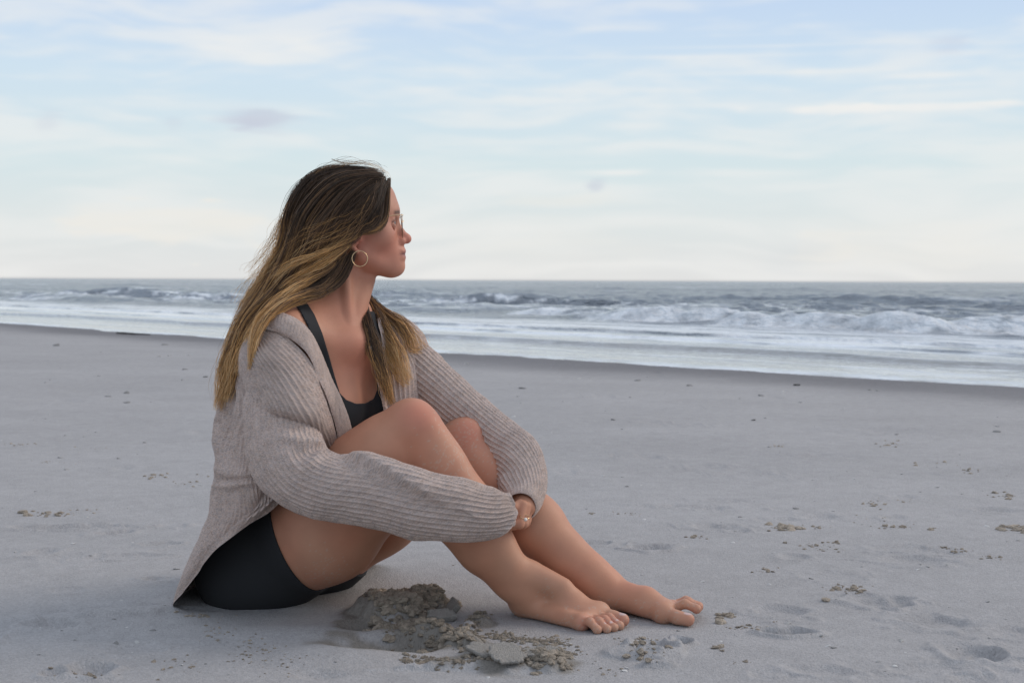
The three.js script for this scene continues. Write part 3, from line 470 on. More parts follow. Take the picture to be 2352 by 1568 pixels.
// ---------------------------------------------------------------- clothes
const heather = noiseTexture(512, (u, v) => { const a = tnoise(u, v, 256, 31), b = tnoise(u, v, 90, 32), c = tnoise(u, v, 14, 33); const k = 0.92 + 0.22 * (a - 0.5) + 0.2 * (b - 0.5) + 0.1 * (c - 0.5), w = tnoise(u, v, 60, 34) - 0.5; return [k * (1 + 0.05 * w), k, k * (1 - 0.05 * w)]; }, true);
const knit = noiseTexture(512, (u, v) => { const p = v * 128 * Math.PI * 2, q = u * 64 * Math.PI * 2; return 0.5 + 0.22 * Math.sin(p + Math.sin(q) * 1.2) * 0.8 + 0.3 * (tnoise(u, v, 256, 35) - 0.5); });
heather.repeat.set(7, 7); knit.repeat.set(6, 6);
const wool = new THREE.MeshPhysicalMaterial({ color: new THREE.Color().setRGB(0.6, 0.485, 0.435), map: heather, bumpMap: knit, bumpScale: 0.0012, roughness: 0.95, specularIntensity: 0.25, sheen: 0.35, sheenRoughness: 0.6, sheenColor: new THREE.Color().setRGB(0.9, 0.82, 0.78) });
const black = new THREE.MeshPhysicalMaterial({ color: new THREE.Color().setRGB(0.028, 0.029, 0.032), roughness: 0.9, specularIntensity: 0.5, bumpMap: knit, bumpScale: 0.0003 });
// folds: ridges (+) and creases (-) along lines in (along, round) of each piece
const NEAR_FOLDS = [
  { pts: [[0.37, 0.53], [0.45, 0.44], [0.52, 0.36], [0.60, 0.29]], h: -0.017, w: 0.075, w2: 0.012 }, { pts: [[0.38, 0.46], [0.45, 0.385], [0.52, 0.31], [0.59, 0.25]], h: 0.006, w: 0.03 },
  { pts: [[0.29, 0.52], [0.25, 0.38], [0.2, 0.28]], h: -0.008, w: 0.02 }, { pts: [[0.31, 0.54], [0.30, 0.4], [0.27, 0.3]], h: 0.006, w: 0.022 }, { pts: [[0.33, 0.5], [0.33, 0.36], [0.31, 0.26]], h: -0.006, w: 0.018 },
  { pts: [[0.72, 0.10], [0.80, 0.22], [0.9, 0.3]], h: -0.005, w: 0.022 }, { pts: [[0.8, 0.44], [0.86, 0.3]], h: -0.005, w: 0.018 }, { pts: [[0.85, 0.12], [0.9, 0.2]], h: -0.004, w: 0.014 }, { pts: [[0.66, 0.42], [0.76, 0.38], [0.84, 0.4]], h: -0.004, w: 0.03 },
];
const FAR_FOLDS = [
  { pts: [[0.36, 0.10], [0.46, 0.17], [0.56, 0.26]], h: -0.004, w: 0.05 }, { pts: [[0.6, 0.08], [0.7, 0.1], [0.84, 0.1]], h: -0.004, w: 0.04 },
];
const BODY_FOLDS = [
  { pts: [[0.52, 0.50], [0.58, 0.44], [0.585, 0.34]], h: -0.008, w: 0.02, w2: 0.03 }, { pts: [[0.64, 0.50], [0.655, 0.44], [0.64, 0.34]], h: -0.007, w: 0.016, w2: 0.03 },
  { pts: [[0.2, 0.40], [0.36, 0.42], [0.5, 0.40]], h: 0.013, w: 0.016 }, { pts: [[0.22, 0.445], [0.36, 0.465], [0.52, 0.44]], h: 0.013, w: 0.014 }, { pts: [[0.25, 0.47], [0.4, 0.5], [0.52, 0.47]], h: -0.012, w: 0.014 },
  { pts: [[0.68, 0.30], [0.8, 0.40], [0.95, 0.46]], h: 0.01, w: 0.022 }, { pts: [[0.7, 0.25], [0.85, 0.33], [0.95, 0.38]], h: -0.009, w: 0.02 }, { pts: [[0.78, 0.34], [0.9, 0.41], [1, 0.44]], h: -0.006, w: 0.015 }, { pts: [[0.85, 0.28], [1, 0.34]], h: 0.008, w: 0.014 },
];
const cardigan = new THREE.Group(); cardigan.name = 'cardigan'; person.add(cardigan);
const torsoOnly = field([torsoGroup], 0.009);
// cloth lies outside the trunk: a point inside or closer than gap moves out along the gradient
function clear(p, gap = 0.009) { for (let i = 0; i < 6; i++) { const d = torsoOnly.at(p.x, p.y, p.z); if (d > gap || d < -0.07) break; const e = 0.002, gx = torsoOnly.at(p.x + e, p.y, p.z) - d, gy = torsoOnly.at(p.x, p.y + e, p.z) - d, gz = torsoOnly.at(p.x, p.y, p.z + e) - d, l = Math.hypot(gx, gy, gz) || 1, k = (gap - d) / l * 0.9; p.x += gx * k; p.y += gy * k; p.z += gz * k; } return p; }
const RIB = 0.0084, groove = w => { const f = w - Math.round(w); return Math.exp(-f * f * 46); };
// a pushed point: displace a grid along its own normals
function displaced(nu, nv, base, push, closed) {                       // base(u, v) -> Vector3 ; push(u, v, p) -> metres outwards
  const pts = new Array(nu * nv);
  for (let j = 0; j < nv; j++) for (let i = 0; i < nu; i++) pts[j * nu + i] = base(i / (nu - 1), j / (nv - 1));
  const at = (i, j) => { if (closed) i = (i + nu - 1) % (nu - 1); return pts[clamp(j, 0, nv - 1) * nu + clamp(i, 0, nu - 1)]; };
  const arcV = new Float32Array(nu * nv);
  const out = gridGeometry(nu, nv, (i, j) => {
    const p = at(i, j), du = at(i + 1, j).clone().sub(at(i - 1, j)), dv = at(i, j + 1).clone().sub(at(i, j - 1)), n = du.cross(dv).normalize();
    const h = push(i / (nu - 1), j / (nv - 1), p); arcV[j * nu + i] = j ? arcV[(j - 1) * nu + i] + p.distanceTo(at(i, j - 1)) : 0;
    return { p: [p.x + n.x * h, p.y + n.y * h, p.z + n.z * h], uv: [0, arcV[j * nu + i]] };
  }, closed);
  return out;
}
function setU(g, nu, nv, width) { const uv = g.attributes.uv; for (let j = 0; j < nv; j++) for (let i = 0; i < nu; i++) uv.setX(j * nu + i, i / (nu - 1) * width); return g; }
const seg = (t, u, a, b) => { const vx = b[0] - a[0], vy = b[1] - a[1], l2 = vx * vx + vy * vy, k = clamp(((t - a[0]) * vx + (u - a[1]) * vy) / l2, 0, 1), dx = t - a[0] - vx * k, dy = u - a[1] - vy * k, side = (vx * (u - a[1]) - vy * (t - a[0])) / Math.sqrt(l2); return [Math.hypot(dx, dy), side, k]; };
function foldSum(folds, a, b) { let h = 0; for (const f of folds) { let r = 9, s = 0, end = 1; const n = f.pts.length - 1; for (let i = 1; i <= n; i++) { const [q, sd, k] = seg(a, b, f.pts[i - 1], f.pts[i]); if (q < r) { r = q; s = sd; end = (i - 1 + k) / n; } } const w = s > 0 ? f.w : f.w2 ?? f.w; if (r < w * 3) h += f.h * Math.exp(-(r / w) * (r / w)) * smooth(0, 0.25, end) * (1 - smooth(0.75, 1, end) * 0.8); } return h; }
// sleeve: rings [px, py, distance, half width in pixels across the axis, half depth in metres]
function sleeve(rings, ribs, nv, folds, wrinkle, seed) {
  const endV = (rings.length - 3) / (rings.length - 1);                 // the cuff's edge; the last two rings turn back inside it
  const nu = ribs * 8 + 1, view = V(0, 0, 1);
  const centre = t => { const r = catmull(rings, t); return { c: P(r[0], r[1], r[2]), a: r[3] / F * r[2], b: r[4] }; };
  let last = null; const cache = []; for (let j = 0; j < nv; j++) { const t = j / (nv - 1), q = centre(t), w = t > endV ? 0.004 : Math.min(0.06, (endV - t) + 0.004), T = centre(Math.min(t + w, 1)).c.sub(centre(Math.max(t - 0.06, 0)).c).normalize(); if (last && (t > endV || T.dot(last) < 0.2)) T.copy(last); last = T; const  N1 = T.clone().cross(view).normalize(), N2 = N1.clone().cross(T).normalize(); cache.push({ ...q, N1, N2 }); }
  const base = (u, v) => { const q = cache[Math.round(v * (nv - 1))], a = u * Math.PI * 2; return q.c.clone().addScaledVector(q.N1, Math.cos(a) * q.a).addScaledVector(q.N2, Math.sin(a) * q.b); };
  const push = (u, v, p) => {
    const tw = u * ribs + 0.8 * noise2(v * 4, u * 3, seed);
    let h = -0.0026 * (1 - 0.8 * smooth(endV - 0.09, endV - 0.01, v)) * groove(tw) + foldSum(folds, v, u);
    h += wrinkle * (noise3(p.x * 22, p.y * 22, p.z * 22) * 0.6 + noise3(p.x * 50, p.y * 50, p.z * 50) * 0.22);
    return h;
  };
  return setU(displaced(nu, nv, base, push, true), nu, nv, ribs * RIB);
}
// near sleeve; u = 0 on the picture's left or upper side going round the back
{
  const rings = [[640, 870, 2.712, 60, 0.05], [636, 930, 2.69, 72, 0.058], [644, 990, 2.665, 84, 0.064], [662, 1050, 2.642, 88, 0.066], [704, 1098, 2.622, 82, 0.066], [770, 1122, 2.606, 75, 0.064], [860, 1136, 2.592, 74, 0.062], [955, 1158, 2.585, 77, 0.062], [1045, 1170, 2.592, 72, 0.058], [1106, 1177, 2.61, 64, 0.052], [1136, 1176, 2.624, 55, 0.047], [1153, 1174, 2.633, 44, 0.041], [1150, 1174, 2.632, 37, 0.034], [1112, 1175, 2.612, 36, 0.032]];
  const g = sleeve(rings, 40, 220, NEAR_FOLDS, 0.0052, 3);
  mesh('sleeve', place(g), wool, cardigan);
}
{
  const rings = [[930, 835, 2.965, 62, 0.055], [962, 864, 2.95, 66, 0.062], [1005, 900, 2.935, 62, 0.06], [1062, 948, 2.91, 57, 0.056], [1130, 1005, 2.87, 56, 0.052], [1180, 1048, 2.83, 60, 0.05], [1197, 1090, 2.79, 58, 0.047], [1200, 1118, 2.758, 54, 0.044], [1200, 1142, 2.728, 49, 0.041], [1197, 1160, 2.704, 41, 0.038], [1195, 1165, 2.698, 34, 0.032], [1198, 1146, 2.725, 35, 0.034]];
  const g = sleeve(rings, 35, 190, FAR_FOLDS, 0.0042, 5);
  mesh('sleeve', place(g), wool, cardigan);
}
// back, sides and fronts: one sheet, rows from neckline to hem, columns from the near front edge round the back to the far front edge
const bodyRows = [
  [[592, 748, 2.69], [586, 745, 2.74], [582, 741, 2.81], [586, 735, 2.88], [612, 724, 2.94], [670, 718, 3.0], [770, 712, 3.04], [840, 705, 3.05], [885, 715, 3.02], [885, 735, 2.95], [852, 745, 2.89]],
  [[648, 767, 2.682], [618, 790, 2.652], [590, 800, 2.648], [566, 800, 2.69], [553, 795, 2.78], [570, 790, 2.90], [650, 790, 3.02], [850, 780, 3.09], [958, 780, 3.0], [915, 800, 2.895], [856, 800, 2.855]],
  [[711, 823, 2.688], [676, 850, 2.636], [632, 862, 2.618], [588, 870, 2.645], [550, 862, 2.74], [530, 860, 2.86], [600, 860, 3.02], [840, 850, 3.12], [986, 830, 3.0], [935, 850, 2.87], [866, 858, 2.835]],
  [[745, 905, 2.712], [724, 925, 2.636], [682, 945, 2.598], [622, 938, 2.608], [565, 935, 2.69], [516, 930, 2.82], [580, 940, 3.02], [800, 930, 3.12], [985, 905, 3.0], [940, 920, 2.86], [882, 930, 2.83]],
  [[762, 955, 2.735], [744, 985, 2.665], [705, 990, 2.645], [636, 985, 2.65], [562, 1000, 2.685], [503, 1000, 2.82], [580, 1010, 3.02], [800, 1000, 3.12], [965, 970, 3.0], [940, 980, 2.87], [890, 975, 2.835]],
  [[775, 1020, 2.755], [758, 1045, 2.75], [720, 1065, 2.74], [640, 1080, 2.695], [562, 1078, 2.682], [497, 1085, 2.80], [575, 1090, 3.05], [780, 1080, 3.13], [930, 1050, 3.02], [930, 1040, 2.92], [890, 1030, 2.86]],
  [[770, 1080, 2.80], [740, 1105, 2.78], [700, 1110, 2.74], [640, 1108, 2.692], [566, 1118, 2.678], [488, 1128, 2.785], [560, 1140, 3.06], [760, 1120, 3.14], [900, 1100, 3.05], [900, 1080, 2.95], [870, 1070, 2.9]],
  [[745, 1110, 2.82], [705, 1125, 2.76], [662, 1130, 2.71], [628, 1135, 2.685], [570, 1168, 2.672], [478, 1205, 2.765], [505, 1220, 3.08], [740, 1220, 3.18], [880, 1180, 3.1], [880, 1140, 3.0], [860, 1120, 2.95]],
  [[735, 1120, 2.83], [690, 1138, 2.765], [650, 1142, 2.714], [624, 1152, 2.682], [540, 1212, 2.664], [436, 1300, 2.765], [470, 1290, 3.05], [740, 1280, 3.22], [870, 1250, 3.15], [875, 1180, 3.02], [855, 1140, 2.98]],
  [[728, 1130, 2.835], [680, 1142, 2.77], [648, 1140, 2.716], [618, 1176, 2.678], [508, 1252, 2.66], [398, 1388, 2.80], [452, 1352, 2.98], [640, 1318, 3.2], [870, 1286, 3.2], [872, 1220, 3.04], [850, 1160, 3.0]],
];
{
  const ribs = 110, nu = ribs * 7 + 1, nv = 200, rows3 = bodyRows.map(r => r.map(p => P(...p).toArray()));
  const N = 800, arc = [0]; for (let i = 1; i <= N; i++) { let l = 0; for (const k of [1, 2, 3, 5]) l += V(...catmull(rows3[k], i / N)).distanceTo(V(...catmull(rows3[k], (i - 1) / N))); arc.push(arc[i - 1] + l); }
  const inv = u => { const w = u * arc[N]; let a = 0, b = N; while (b - a > 1) { const m = (a + b) >> 1; arc[m] <= w ? a = m : b = m; } return (a + (w - arc[a]) / (arc[b] - arc[a])) / N; };
  const us = []; for (let i = 0; i < nu; i++) us.push(inv(i / (nu - 1)));
  const colsAt = rows3.map(r => us.map(u => catmull(r, u)));
  const base = (u, v) => { const i = Math.round(u * (nu - 1)); return clear(V(...catmull(colsAt.map(r => r[i]), v))); };
  // even out the spacing of the ribs on the near side: columns are taken by arc length of the middle rows
  const push = (u, v, p) => {
    const tw = u * ribs + 0.5 * noise2(v * 5, u * 9, 6);
    let h = (1 - smooth(0.965, 1, v)) * 0.0032 * (groove(tw) * 0.7 + 0.2 * (1 + Math.cos(tw * Math.PI * 2))) - foldSum(BODY_FOLDS, v, inv(u));
    h -= 0.004 * noise3(p.x * 18, p.y * 12, p.z * 18) + 0.0015 * noise3(p.x * 45, p.y * 30, p.z * 45);
    return h;
  };
  const g = setU(displaced(nu, nv, base, push, false), nu, nv, ribs * RIB);
  mesh('back_panel', place(g), wool, cardigan);
}
// neckbands
const torsoField = field([torsoGroup, { k: 0.012, prims: neck.slice(1) }], 0.009);
function lay(p, gap) { const h = snap(torsoField, p[0], p[1]); return P(p[0], p[1], h ? Math.min(p[2], -h.z - gap) : p[2]).toArray(); }
function band(outer, inner, n, bulge, across) {
  const o = outer.map(p => lay(p, 0.012)), q = inner.map(p => lay(p, 0.009)), nu = across, nv = n;
  const base = (u, v) => { const a = V(...catmull(o, v)), b = V(...catmull(q, v)); const m = a.lerp(b, u), px = pix(m), hit = snap(torsoField, px[0], px[1], 2.6, 3.0), gap = lerp(0.014, 0.01, u); if (!hit || -m.z < -hit.z - gap) return m; return P(px[0], px[1], -hit.z - gap); };
  const wide = V(...o[0]).distanceTo(V(...q[0]));
  return setU(displaced(nu, nv, base, (u, v, p) => { const e = Math.min(u, 1 - u); return bulge * (0.004 * Math.sin(Math.PI * u) + 0.003 * smooth(0, 0.08, e)) + bulge * 0.0016 * noise3(p.x * 30, p.y * 30, p.z * 30) - bulge * 0.0006 * groove(v * n / 6); }, false), nu, nv, wide);
}
{
  const seam = [[600, 750, 2.682], [619, 757, 2.676], [653, 770, 2.675], [686, 793, 2.678], [712, 824, 2.683], [746, 905, 2.706], [764, 957, 2.73], [777, 1020, 2.75], [780, 1060, 2.79]];
  const edge = [[612, 714, 2.755], [622, 712, 2.75], [653, 719, 2.742], [686, 735, 2.74], [713, 762, 2.744], [733, 798, 2.75], [759, 863, 2.757], [786, 918, 2.765], [807, 980, 2.765], [812, 1040, 2.79]];
  mesh('neckband', place(band(seam, edge, 260, -1, 18)), wool, cardigan);
  const fs = [[857, 795, 2.85], [860, 820, 2.84], [867, 860, 2.833], [882, 928, 2.829], [890, 975, 2.832]];
  const fe = [[846, 795, 2.835], [849, 818, 2.82], [861, 862, 2.812], [878, 925, 2.81], [886, 975, 2.82]];
  mesh('neckband', place(band(fs, fe, 200, 1, 14)), wool, cardigan);
}
// black top and shorts follow the body a little way off the skin
function sdPoly(poly, x, y) { let d = 1e9, s = 1; for (let i = 0, j = poly.length - 1; i < poly.length; j = i++) { const a = poly[i], b = poly[j], ex = b[0] - a[0], ey = b[1] - a[1], wx = x - a[0], wy = y - a[1], t = clamp((wx * ex + wy * ey) / (ex * ex + ey * ey), 0, 1), bx = wx - ex * t, by = wy - ey * t; d = Math.min(d, bx * bx + by * by); const c0 = y >= a[1], c1 = y < b[1], c2 = ex * wy > ey * wx; if ((c0 && c1 && c2) || (!c0 && !c1 && !c2)) s = -s; } return s * Math.sqrt(d); }
{
  const shape = [[664, 676], [684, 678], [704, 694], [722, 722], [740, 765], [755, 815], [768, 862], [780, 902], [795, 918], [818, 927], [840, 926], [858, 916], [866, 895], [864, 860], [857, 820], [850, 785], [844, 750], [842, 715], [858, 715], [960, 810], [980, 1000], [960, 1250], [600, 1250], [560, 1100], [690, 950], [735, 868], [738, 840], [722, 790], [704, 745], [688, 714], [672, 695]];
  const post = (x, y, z, d) => { const o = d - 0.0035; if (Math.abs(o) > 0.05) return o; const [px, py] = pix(tmp.set(x, y, z)); return Math.max(o, -(d + 0.003), sdPoly(shape, px, py) / F * -z); };
  const tmp = V();
  const g = meshField(torsoField, [-0.58, 0.1, -3.1], [-0.18, 0.66, -2.66], 0.0034, post);
  mesh('tank_top', place(planarUV(g)), black, person);
}
{
  const lower = field([torsoGroup, ...rest.slice(2, 3), ...rest.slice(5, 6)], 0.03);
  // the leg openings are planes across the thighs
  const a = P(633, 1190, 2.75), b = P(715, 1392, 2.74), n = b.clone().sub(a).cross(V(-0.2, 0.0, 1)).normalize(); if (n.x < 0) n.negate();
  const a2 = P(800, 1310, 3.0), b2 = P(842, 1326, 2.98), n2 = V(0.80, 0.55, 0.1).normalize();
  
  const post = (x, y, z, d) => { const o = d - 0.005; if (Math.abs(o) > 0.06) return o; const k1 = (x - a.x) * n.x + (y - a.y) * n.y + (z - a.z) * n.z, k2 = (x - b2.x) * n2.x + (y - b2.y) * n2.y + (z - b2.z) * n2.z; const far = smooth(-2.9, -2.93, z); return Math.max(o, -(d + 0.003), z < -2.9 ? k2 : k1, y - 0.3); };
  const g = meshField(lower, [-0.66, -0.01, -3.2], [-0.15, 0.34, -2.66], 0.004, post);
  mesh('shorts', place(planarUV(g)), black, person);
}
// ---------------------------------------------------------------- hair: a dark under-layer and strands laid over it in locks
{
  const mass = [[738, 470, 2.91, 50], [722, 560, 2.93, 56], [696, 640, 2.94, 54], [640, 705, 2.90, 44], [592, 760, 2.85, 30], [556, 820, 2.81, 20], [528, 880, 2.80, 12]].map(a => J(...a));
  const hairField = field([{ k: 0.03, prims: [ellipsoid(H(-0.004, 0.03, 0), HX, HY, HZ, [0.093, 0.08, 0.074]), ellipsoid(H(-0.05, -0.03, 0), HX, HY, HZ, [0.056, 0.085, 0.066]), ...chain(mass)] }, { k: 0.02, prims: chain([J(836, 690, 2.955, 14), J(858, 740, 2.92, 12), J(884, 800, 2.868, 10), J(900, 850, 2.855, 6)]) }], 0.01);
  // the face stays free: everything ahead of a sheet from the hairline to behind the ear is taken away
  const post = (x, y, z, d) => { const [a, b, c] = toHead(x, y, z); if (b < -0.13) return d; const line = b > 0.03 ? lerp(0.052, 0.082, smooth(0.03, 0.1, b)) : lerp(-0.012, 0.052, smooth(-0.05, 0.03, b)); return Math.max(d, (a - line) * 0.8); };
  const base = meshField(hairField, [-0.62, 0.42, -3.12], [-0.2, 0.93, -2.68], 0.004, post);
  const dark = [0.045, 0.031, 0.024];
  paint(base, (x, y, z) => { const k = smooth(0.72, 0.52, y); return [0, 1, 2].map(i => lerp(dark[i], [0.2, 0.125, 0.07][i], k)); });
  const P3 = [], N3 = [], C3 = [], I3 = [], R = rng(77), G = () => { let s = 0; for (let i = 0; i < 4; i++) s += R(); return (s - 2) * 1.0; };
  const rootC = [0.05, 0.036, 0.028], midC = [0.185, 0.11, 0.064], goldC = [0.78, 0.43, 0.16], paleC = [0.86, 0.6, 0.32];
  const view = V(0, 0, 1);
  // lock: centre line [px, py, distance, radius px]; o: n strands, flat, tone0..tone1 along, loose = stray amount, end spread
  function lock(pts, o) {
    const segs = o.segs ?? 18, rows = pts.map(p => P(p[0], p[1], p[2]).toArray().concat(p[3] / F * p[2]));
    for (let k = 0; k < o.n; k++) {
      const bun = k % (o.bundles ?? 14), bh = hash(bun, pts[0][0] | 0, pts[1][1] | 0), bh2 = hash(bun + 50, pts[0][1] | 0, pts[1][0] | 0), gather = o.gather ?? 0.55, jr = Math.sqrt(R()), jp = R() * 6.2832, bx = Math.sqrt(bh) * Math.cos(bh2 * 6.2832), by = Math.sqrt(bh) * Math.sin(bh2 * 6.2832), mx = lerp(jr * Math.cos(jp), bx + 0.28 * jr * Math.cos(jp), gather), my = lerp(jr * Math.sin(jp), by + 0.28 * jr * Math.sin(jp), gather), rho = Math.hypot(mx, my), phi = Math.atan2(my, mx), bTone = (hash(bun + 9, pts[0][0] | 0, 77) - 0.5) * 0.5, bWave = 0.006 * (o.wave ?? 1), t0 = (o.t0 ?? 0) + (o.even ? R() : R() * R()) * (o.ragged0 ?? 0.18), t1 = 1 - Math.pow(R(), 1.6) * (o.ragged ?? 0.25), seed = R() * 100, amp = (o.loose ?? 0.003) * (0.4 + 1.2 * R()), w0 = (o.w ?? 0.00042) * (0.7 + 0.6 * R());
      const tone = clamp(G() * 0.6 + 0.5, 0, 1), hl = R() < (o.light ?? 0.25) ? 0.5 + 0.5 * R() : 0, twist = (R() - 0.5) * (o.twist ?? 0.6);
      let prev = null; const start = P3.length / 3;
      for (let i = 0; i <= segs; i++) {
        const t = lerp(t0, t1, i / segs), q = catmull(rows, t), q1 = catmull(rows, Math.min(t + 0.02, 1)), q0 = catmull(rows, Math.max(t - 0.02, 0));
        const T = V(q1[0] - q0[0], q1[1] - q0[1], q1[2] - q0[2]).normalize(), A = T.clone().cross(view).normalize(), B = A.clone().cross(T).normalize(), ph = phi + twist * t, r = Math.max(q[3], 0.0003);
        const wx = amp * (noise2(t * 5, seed, 1) + 0.4 * noise2(t * 13, seed, 3)) * (0.3 + t), wy = amp * noise2(t * 5, seed + 31, 2) * (0.3 + t);
        const c = V(q[0], q[1], q[2]).addScaledVector(A, r * rho * Math.cos(ph) + wx).addScaledVector(B, r * (o.flat ?? 0.7) * rho * Math.sin(ph) + wy);
        const w = w0 * (i === segs ? 0.15 : (1 - 0.55 * Math.pow(i / segs, 3)) * (o.t0grow ? smooth(-0.05, 0.15, i / segs) : 1));
        const bw = bWave * noise2(t * 4.2, bun * 7.3 + pts[0][0], 5) * smooth(0.1, 0.6, t); c.addScaledVector(A, bw); const kt = clamp(bTone * smooth(0.05, 0.5, t) + lerp(o.tone0 ?? 0, o.tone1 ?? 1, smooth(0.1, 1, t)) + (tone - 0.5) * 0.6 + hl * (o.hi ?? 0.25), 0, 1.25);
        const col = kt < 0.5 ? rootC.map((v, j) => lerp(v, midC[j], kt * 2)) : kt < 1 ? midC.map((v, j) => lerp(v, goldC[j], (kt - 0.5) * 2)) : goldC.map((v, j) => lerp(v, paleC[j], (kt - 1) * 4));
        for (let s = 0; s < 3; s++) { const a = s * 2.0944 + seed, nx = A.x * Math.cos(a) + B.x * Math.sin(a), ny = A.y * Math.cos(a) + B.y * Math.sin(a), nz = A.z * Math.cos(a) + B.z * Math.sin(a); P3.push(c.x + nx * w, c.y + ny * w, c.z + nz * w); N3.push(nx, ny, nz); C3.push(...col); }
        if (i) for (let s = 0; s < 3; s++) { const e = start + (i - 1) * 3 + s, f = start + (i - 1) * 3 + (s + 1) % 3; I3.push(e, e + 3, f, f, e + 3, f + 3); }
      }
    }
  }
  const top = { n: 260, flat: 0.5, tone0: 0, tone1: 0.45, ragged: 0.35, loose: 0.003, light: 0.12, hi: 0.2 };
  // crown to back, near side
  lock([[880, 408, 2.85, 20], [842, 408, 2.82, 22], [775, 430, 2.80, 34], [715, 500, 2.81, 38], [680, 580, 2.83, 36], [640, 660, 2.84, 34], [590, 730, 2.815, 26]], { ...top, tone1: 0.8 });
  lock([[862, 400, 2.87, 18], [800, 396, 2.84, 18], [730, 420, 2.84, 24], [680, 490, 2.86, 24], [662, 570, 2.875, 24], [630, 640, 2.88, 26], [580, 710, 2.85, 24], [548, 780, 2.82, 22]], { ...top, tone1: 0.85 });
  lock([[830, 395, 2.89, 16], [760, 393, 2.88, 12], [700, 425, 2.89, 14], [662, 500, 2.9, 14], [650, 570, 2.92, 16], [612, 640, 2.92, 20], [566, 710, 2.88, 20], [535, 800, 2.84, 18]], { ...top, tone1: 0.9 });
  lock([[868, 402, 2.905, 14], [810, 392, 2.91, 14], [735, 400, 2.93, 16], [680, 450, 2.95, 18], [655, 540, 2.97, 20], [625, 640, 2.96, 20]], { ...top, n: 160 });
  lock([[884, 414, 2.85, 16], [858, 442, 2.81, 20], [820, 490, 2.79, 30], [770, 540, 2.79, 34], [735, 610, 2.8, 32], [680, 680, 2.81, 24]], { ...top, n: 330, tone1: 0.65 });
  lock([[850, 412, 2.825, 24], [800, 450, 2.795, 30], [750, 520, 2.79, 34], [715, 590, 2.80, 34], [670, 660, 2.82, 30], [610, 730, 2.8, 22]], { ...top, n: 330, tone1: 0.7 });
  lock([[820, 400, 2.85, 14], [765, 425, 2.81, 26], [705, 500, 2.81, 30], [680, 580, 2.82, 30], [640, 655, 2.83, 30], [585, 735, 2.8, 22], [560, 800, 2.79, 16]], { ...top, n: 330, tone1: 0.9 });
  lock([[800, 392, 2.9, 10], [735, 404, 2.88, 16], [690, 445, 2.875, 18], [664, 510, 2.88, 18], [650, 580, 2.9, 18], [610, 650, 2.9, 20]], { ...top, n: 300, tone1: 0.8 });
  lock([[770, 394, 2.87, 10], [712, 420, 2.85, 18], [675, 480, 2.85, 20], [658, 555, 2.87, 18], [630, 620, 2.88, 18], [585, 690, 2.86, 18]], { ...top, n: 300, tone1: 0.85 });
  // lock that frames the face, then sweeps back over the ear
  lock([[894, 408, 2.862, 5], [891, 440, 2.838, 7], [886, 490, 2.828, 9], [874, 516, 2.815, 10], [848, 528, 2.80, 10], [808, 534, 2.79, 12], [768, 562, 2.785, 16], [735, 610, 2.79, 18]], { n: 190, flat: 0.6, tone0: 0.1, tone1: 0.75, loose: 0.002, light: 0.35, hi: 0.4, ragged: 0.2 });
  lock([[882, 412, 2.85, 14], [872, 450, 2.822, 12], [860, 500, 2.805, 16], [835, 522, 2.792, 14], [795, 540, 2.785, 14], [750, 585, 2.785, 14]], { n: 260, flat: 0.6, tone0: 0, tone1: 0.6, loose: 0.002, light: 0.2, ragged: 0.2 });
  lock([[868, 416, 2.84, 20], [855, 470, 2.80, 18], [820, 520, 2.79, 20], [780, 560, 2.785, 20], [735, 600, 2.79, 22], [690, 640, 2.80, 20]], { n: 260, flat: 0.6, tone0: 0, tone1: 0.7, loose: 0.003, light: 0.25, ragged: 0.2 });
  // bright strand blown back from above the ear
  lock([[838, 530, 2.79, 4], [812, 548, 2.782, 5], [780, 563, 2.775, 6], [740, 580, 2.77, 6], [700, 594, 2.77, 7], [660, 612, 2.78, 9], [620, 640, 2.8, 14]], { n: 80, tone0: 0.5, tone1: 0.9, loose: 0.002, light: 0.6, hi: 0.3, ragged: 0.6, ragged0: 0.45, even: true, gather: 0.3 });
  lock([[806, 560, 2.785, 5], [775, 582, 2.775, 8], [735, 608, 2.77, 9], [690, 635, 2.775, 9], [640, 665, 2.785, 10]], { n: 90, tone0: 0.55, tone1: 0.8, loose: 0.0025, light: 0.5, hi: 0.3, ragged: 0.4 });
  // behind the ear, down the neck and curling back
  lock([[812, 575, 2.81, 8], [798, 610, 2.80, 13], [775, 645, 2.79, 15], [742, 668, 2.765, 12], [705, 680, 2.74, 11], [660, 698, 2.71, 12], [612, 730, 2.67, 12], [585, 775, 2.65, 8]], { n: 200, flat: 0.7, tone0: 0.05, tone1: 0.95, loose: 0.002, light: 0.4, hi: 0.3, ragged: 0.55 });
  lock([[790, 575, 2.80, 12], [765, 620, 2.785, 16], [730, 655, 2.775, 16], [690, 672, 2.745, 15], [645, 695, 2.71, 15], [602, 735, 2.668, 14], [580, 785, 2.65, 11], [577, 835, 2.64, 4]], { n: 260, flat: 0.7, tone0: 0, tone1: 1.0, loose: 0.0025, light: 0.45, hi: 0.3, ragged: 0.55 });
  lock([[775, 600, 2.785, 6], [752, 622, 2.775, 8], [718, 640, 2.765, 10], [680, 660, 2.74, 11], [640, 690, 2.71, 11], [598, 730, 2.675, 9], [563, 790, 2.69, 8]], { n: 150, tone0: 0.35, tone1: 1.05, loose: 0.002, light: 0.5, hi: 0.3, ragged: 0.6, ragged0: 0.5, even: true, gather: 0.3 });
  lock([[780, 615, 2.785, 7], [745, 655, 2.77, 9], [700, 672, 2.74, 8], [655, 690, 2.7, 9], [614, 722, 2.664, 9], [588, 770, 2.645, 7], [576, 820, 2.64, 6], [566, 850, 2.655, 3]], { n: 150, tone0: 0.3, tone1: 1.0, loose: 0.002, light: 0.5, hi: 0.3, ragged: 0.6, ragged0: 0.45, even: true, gather: 0.3 });
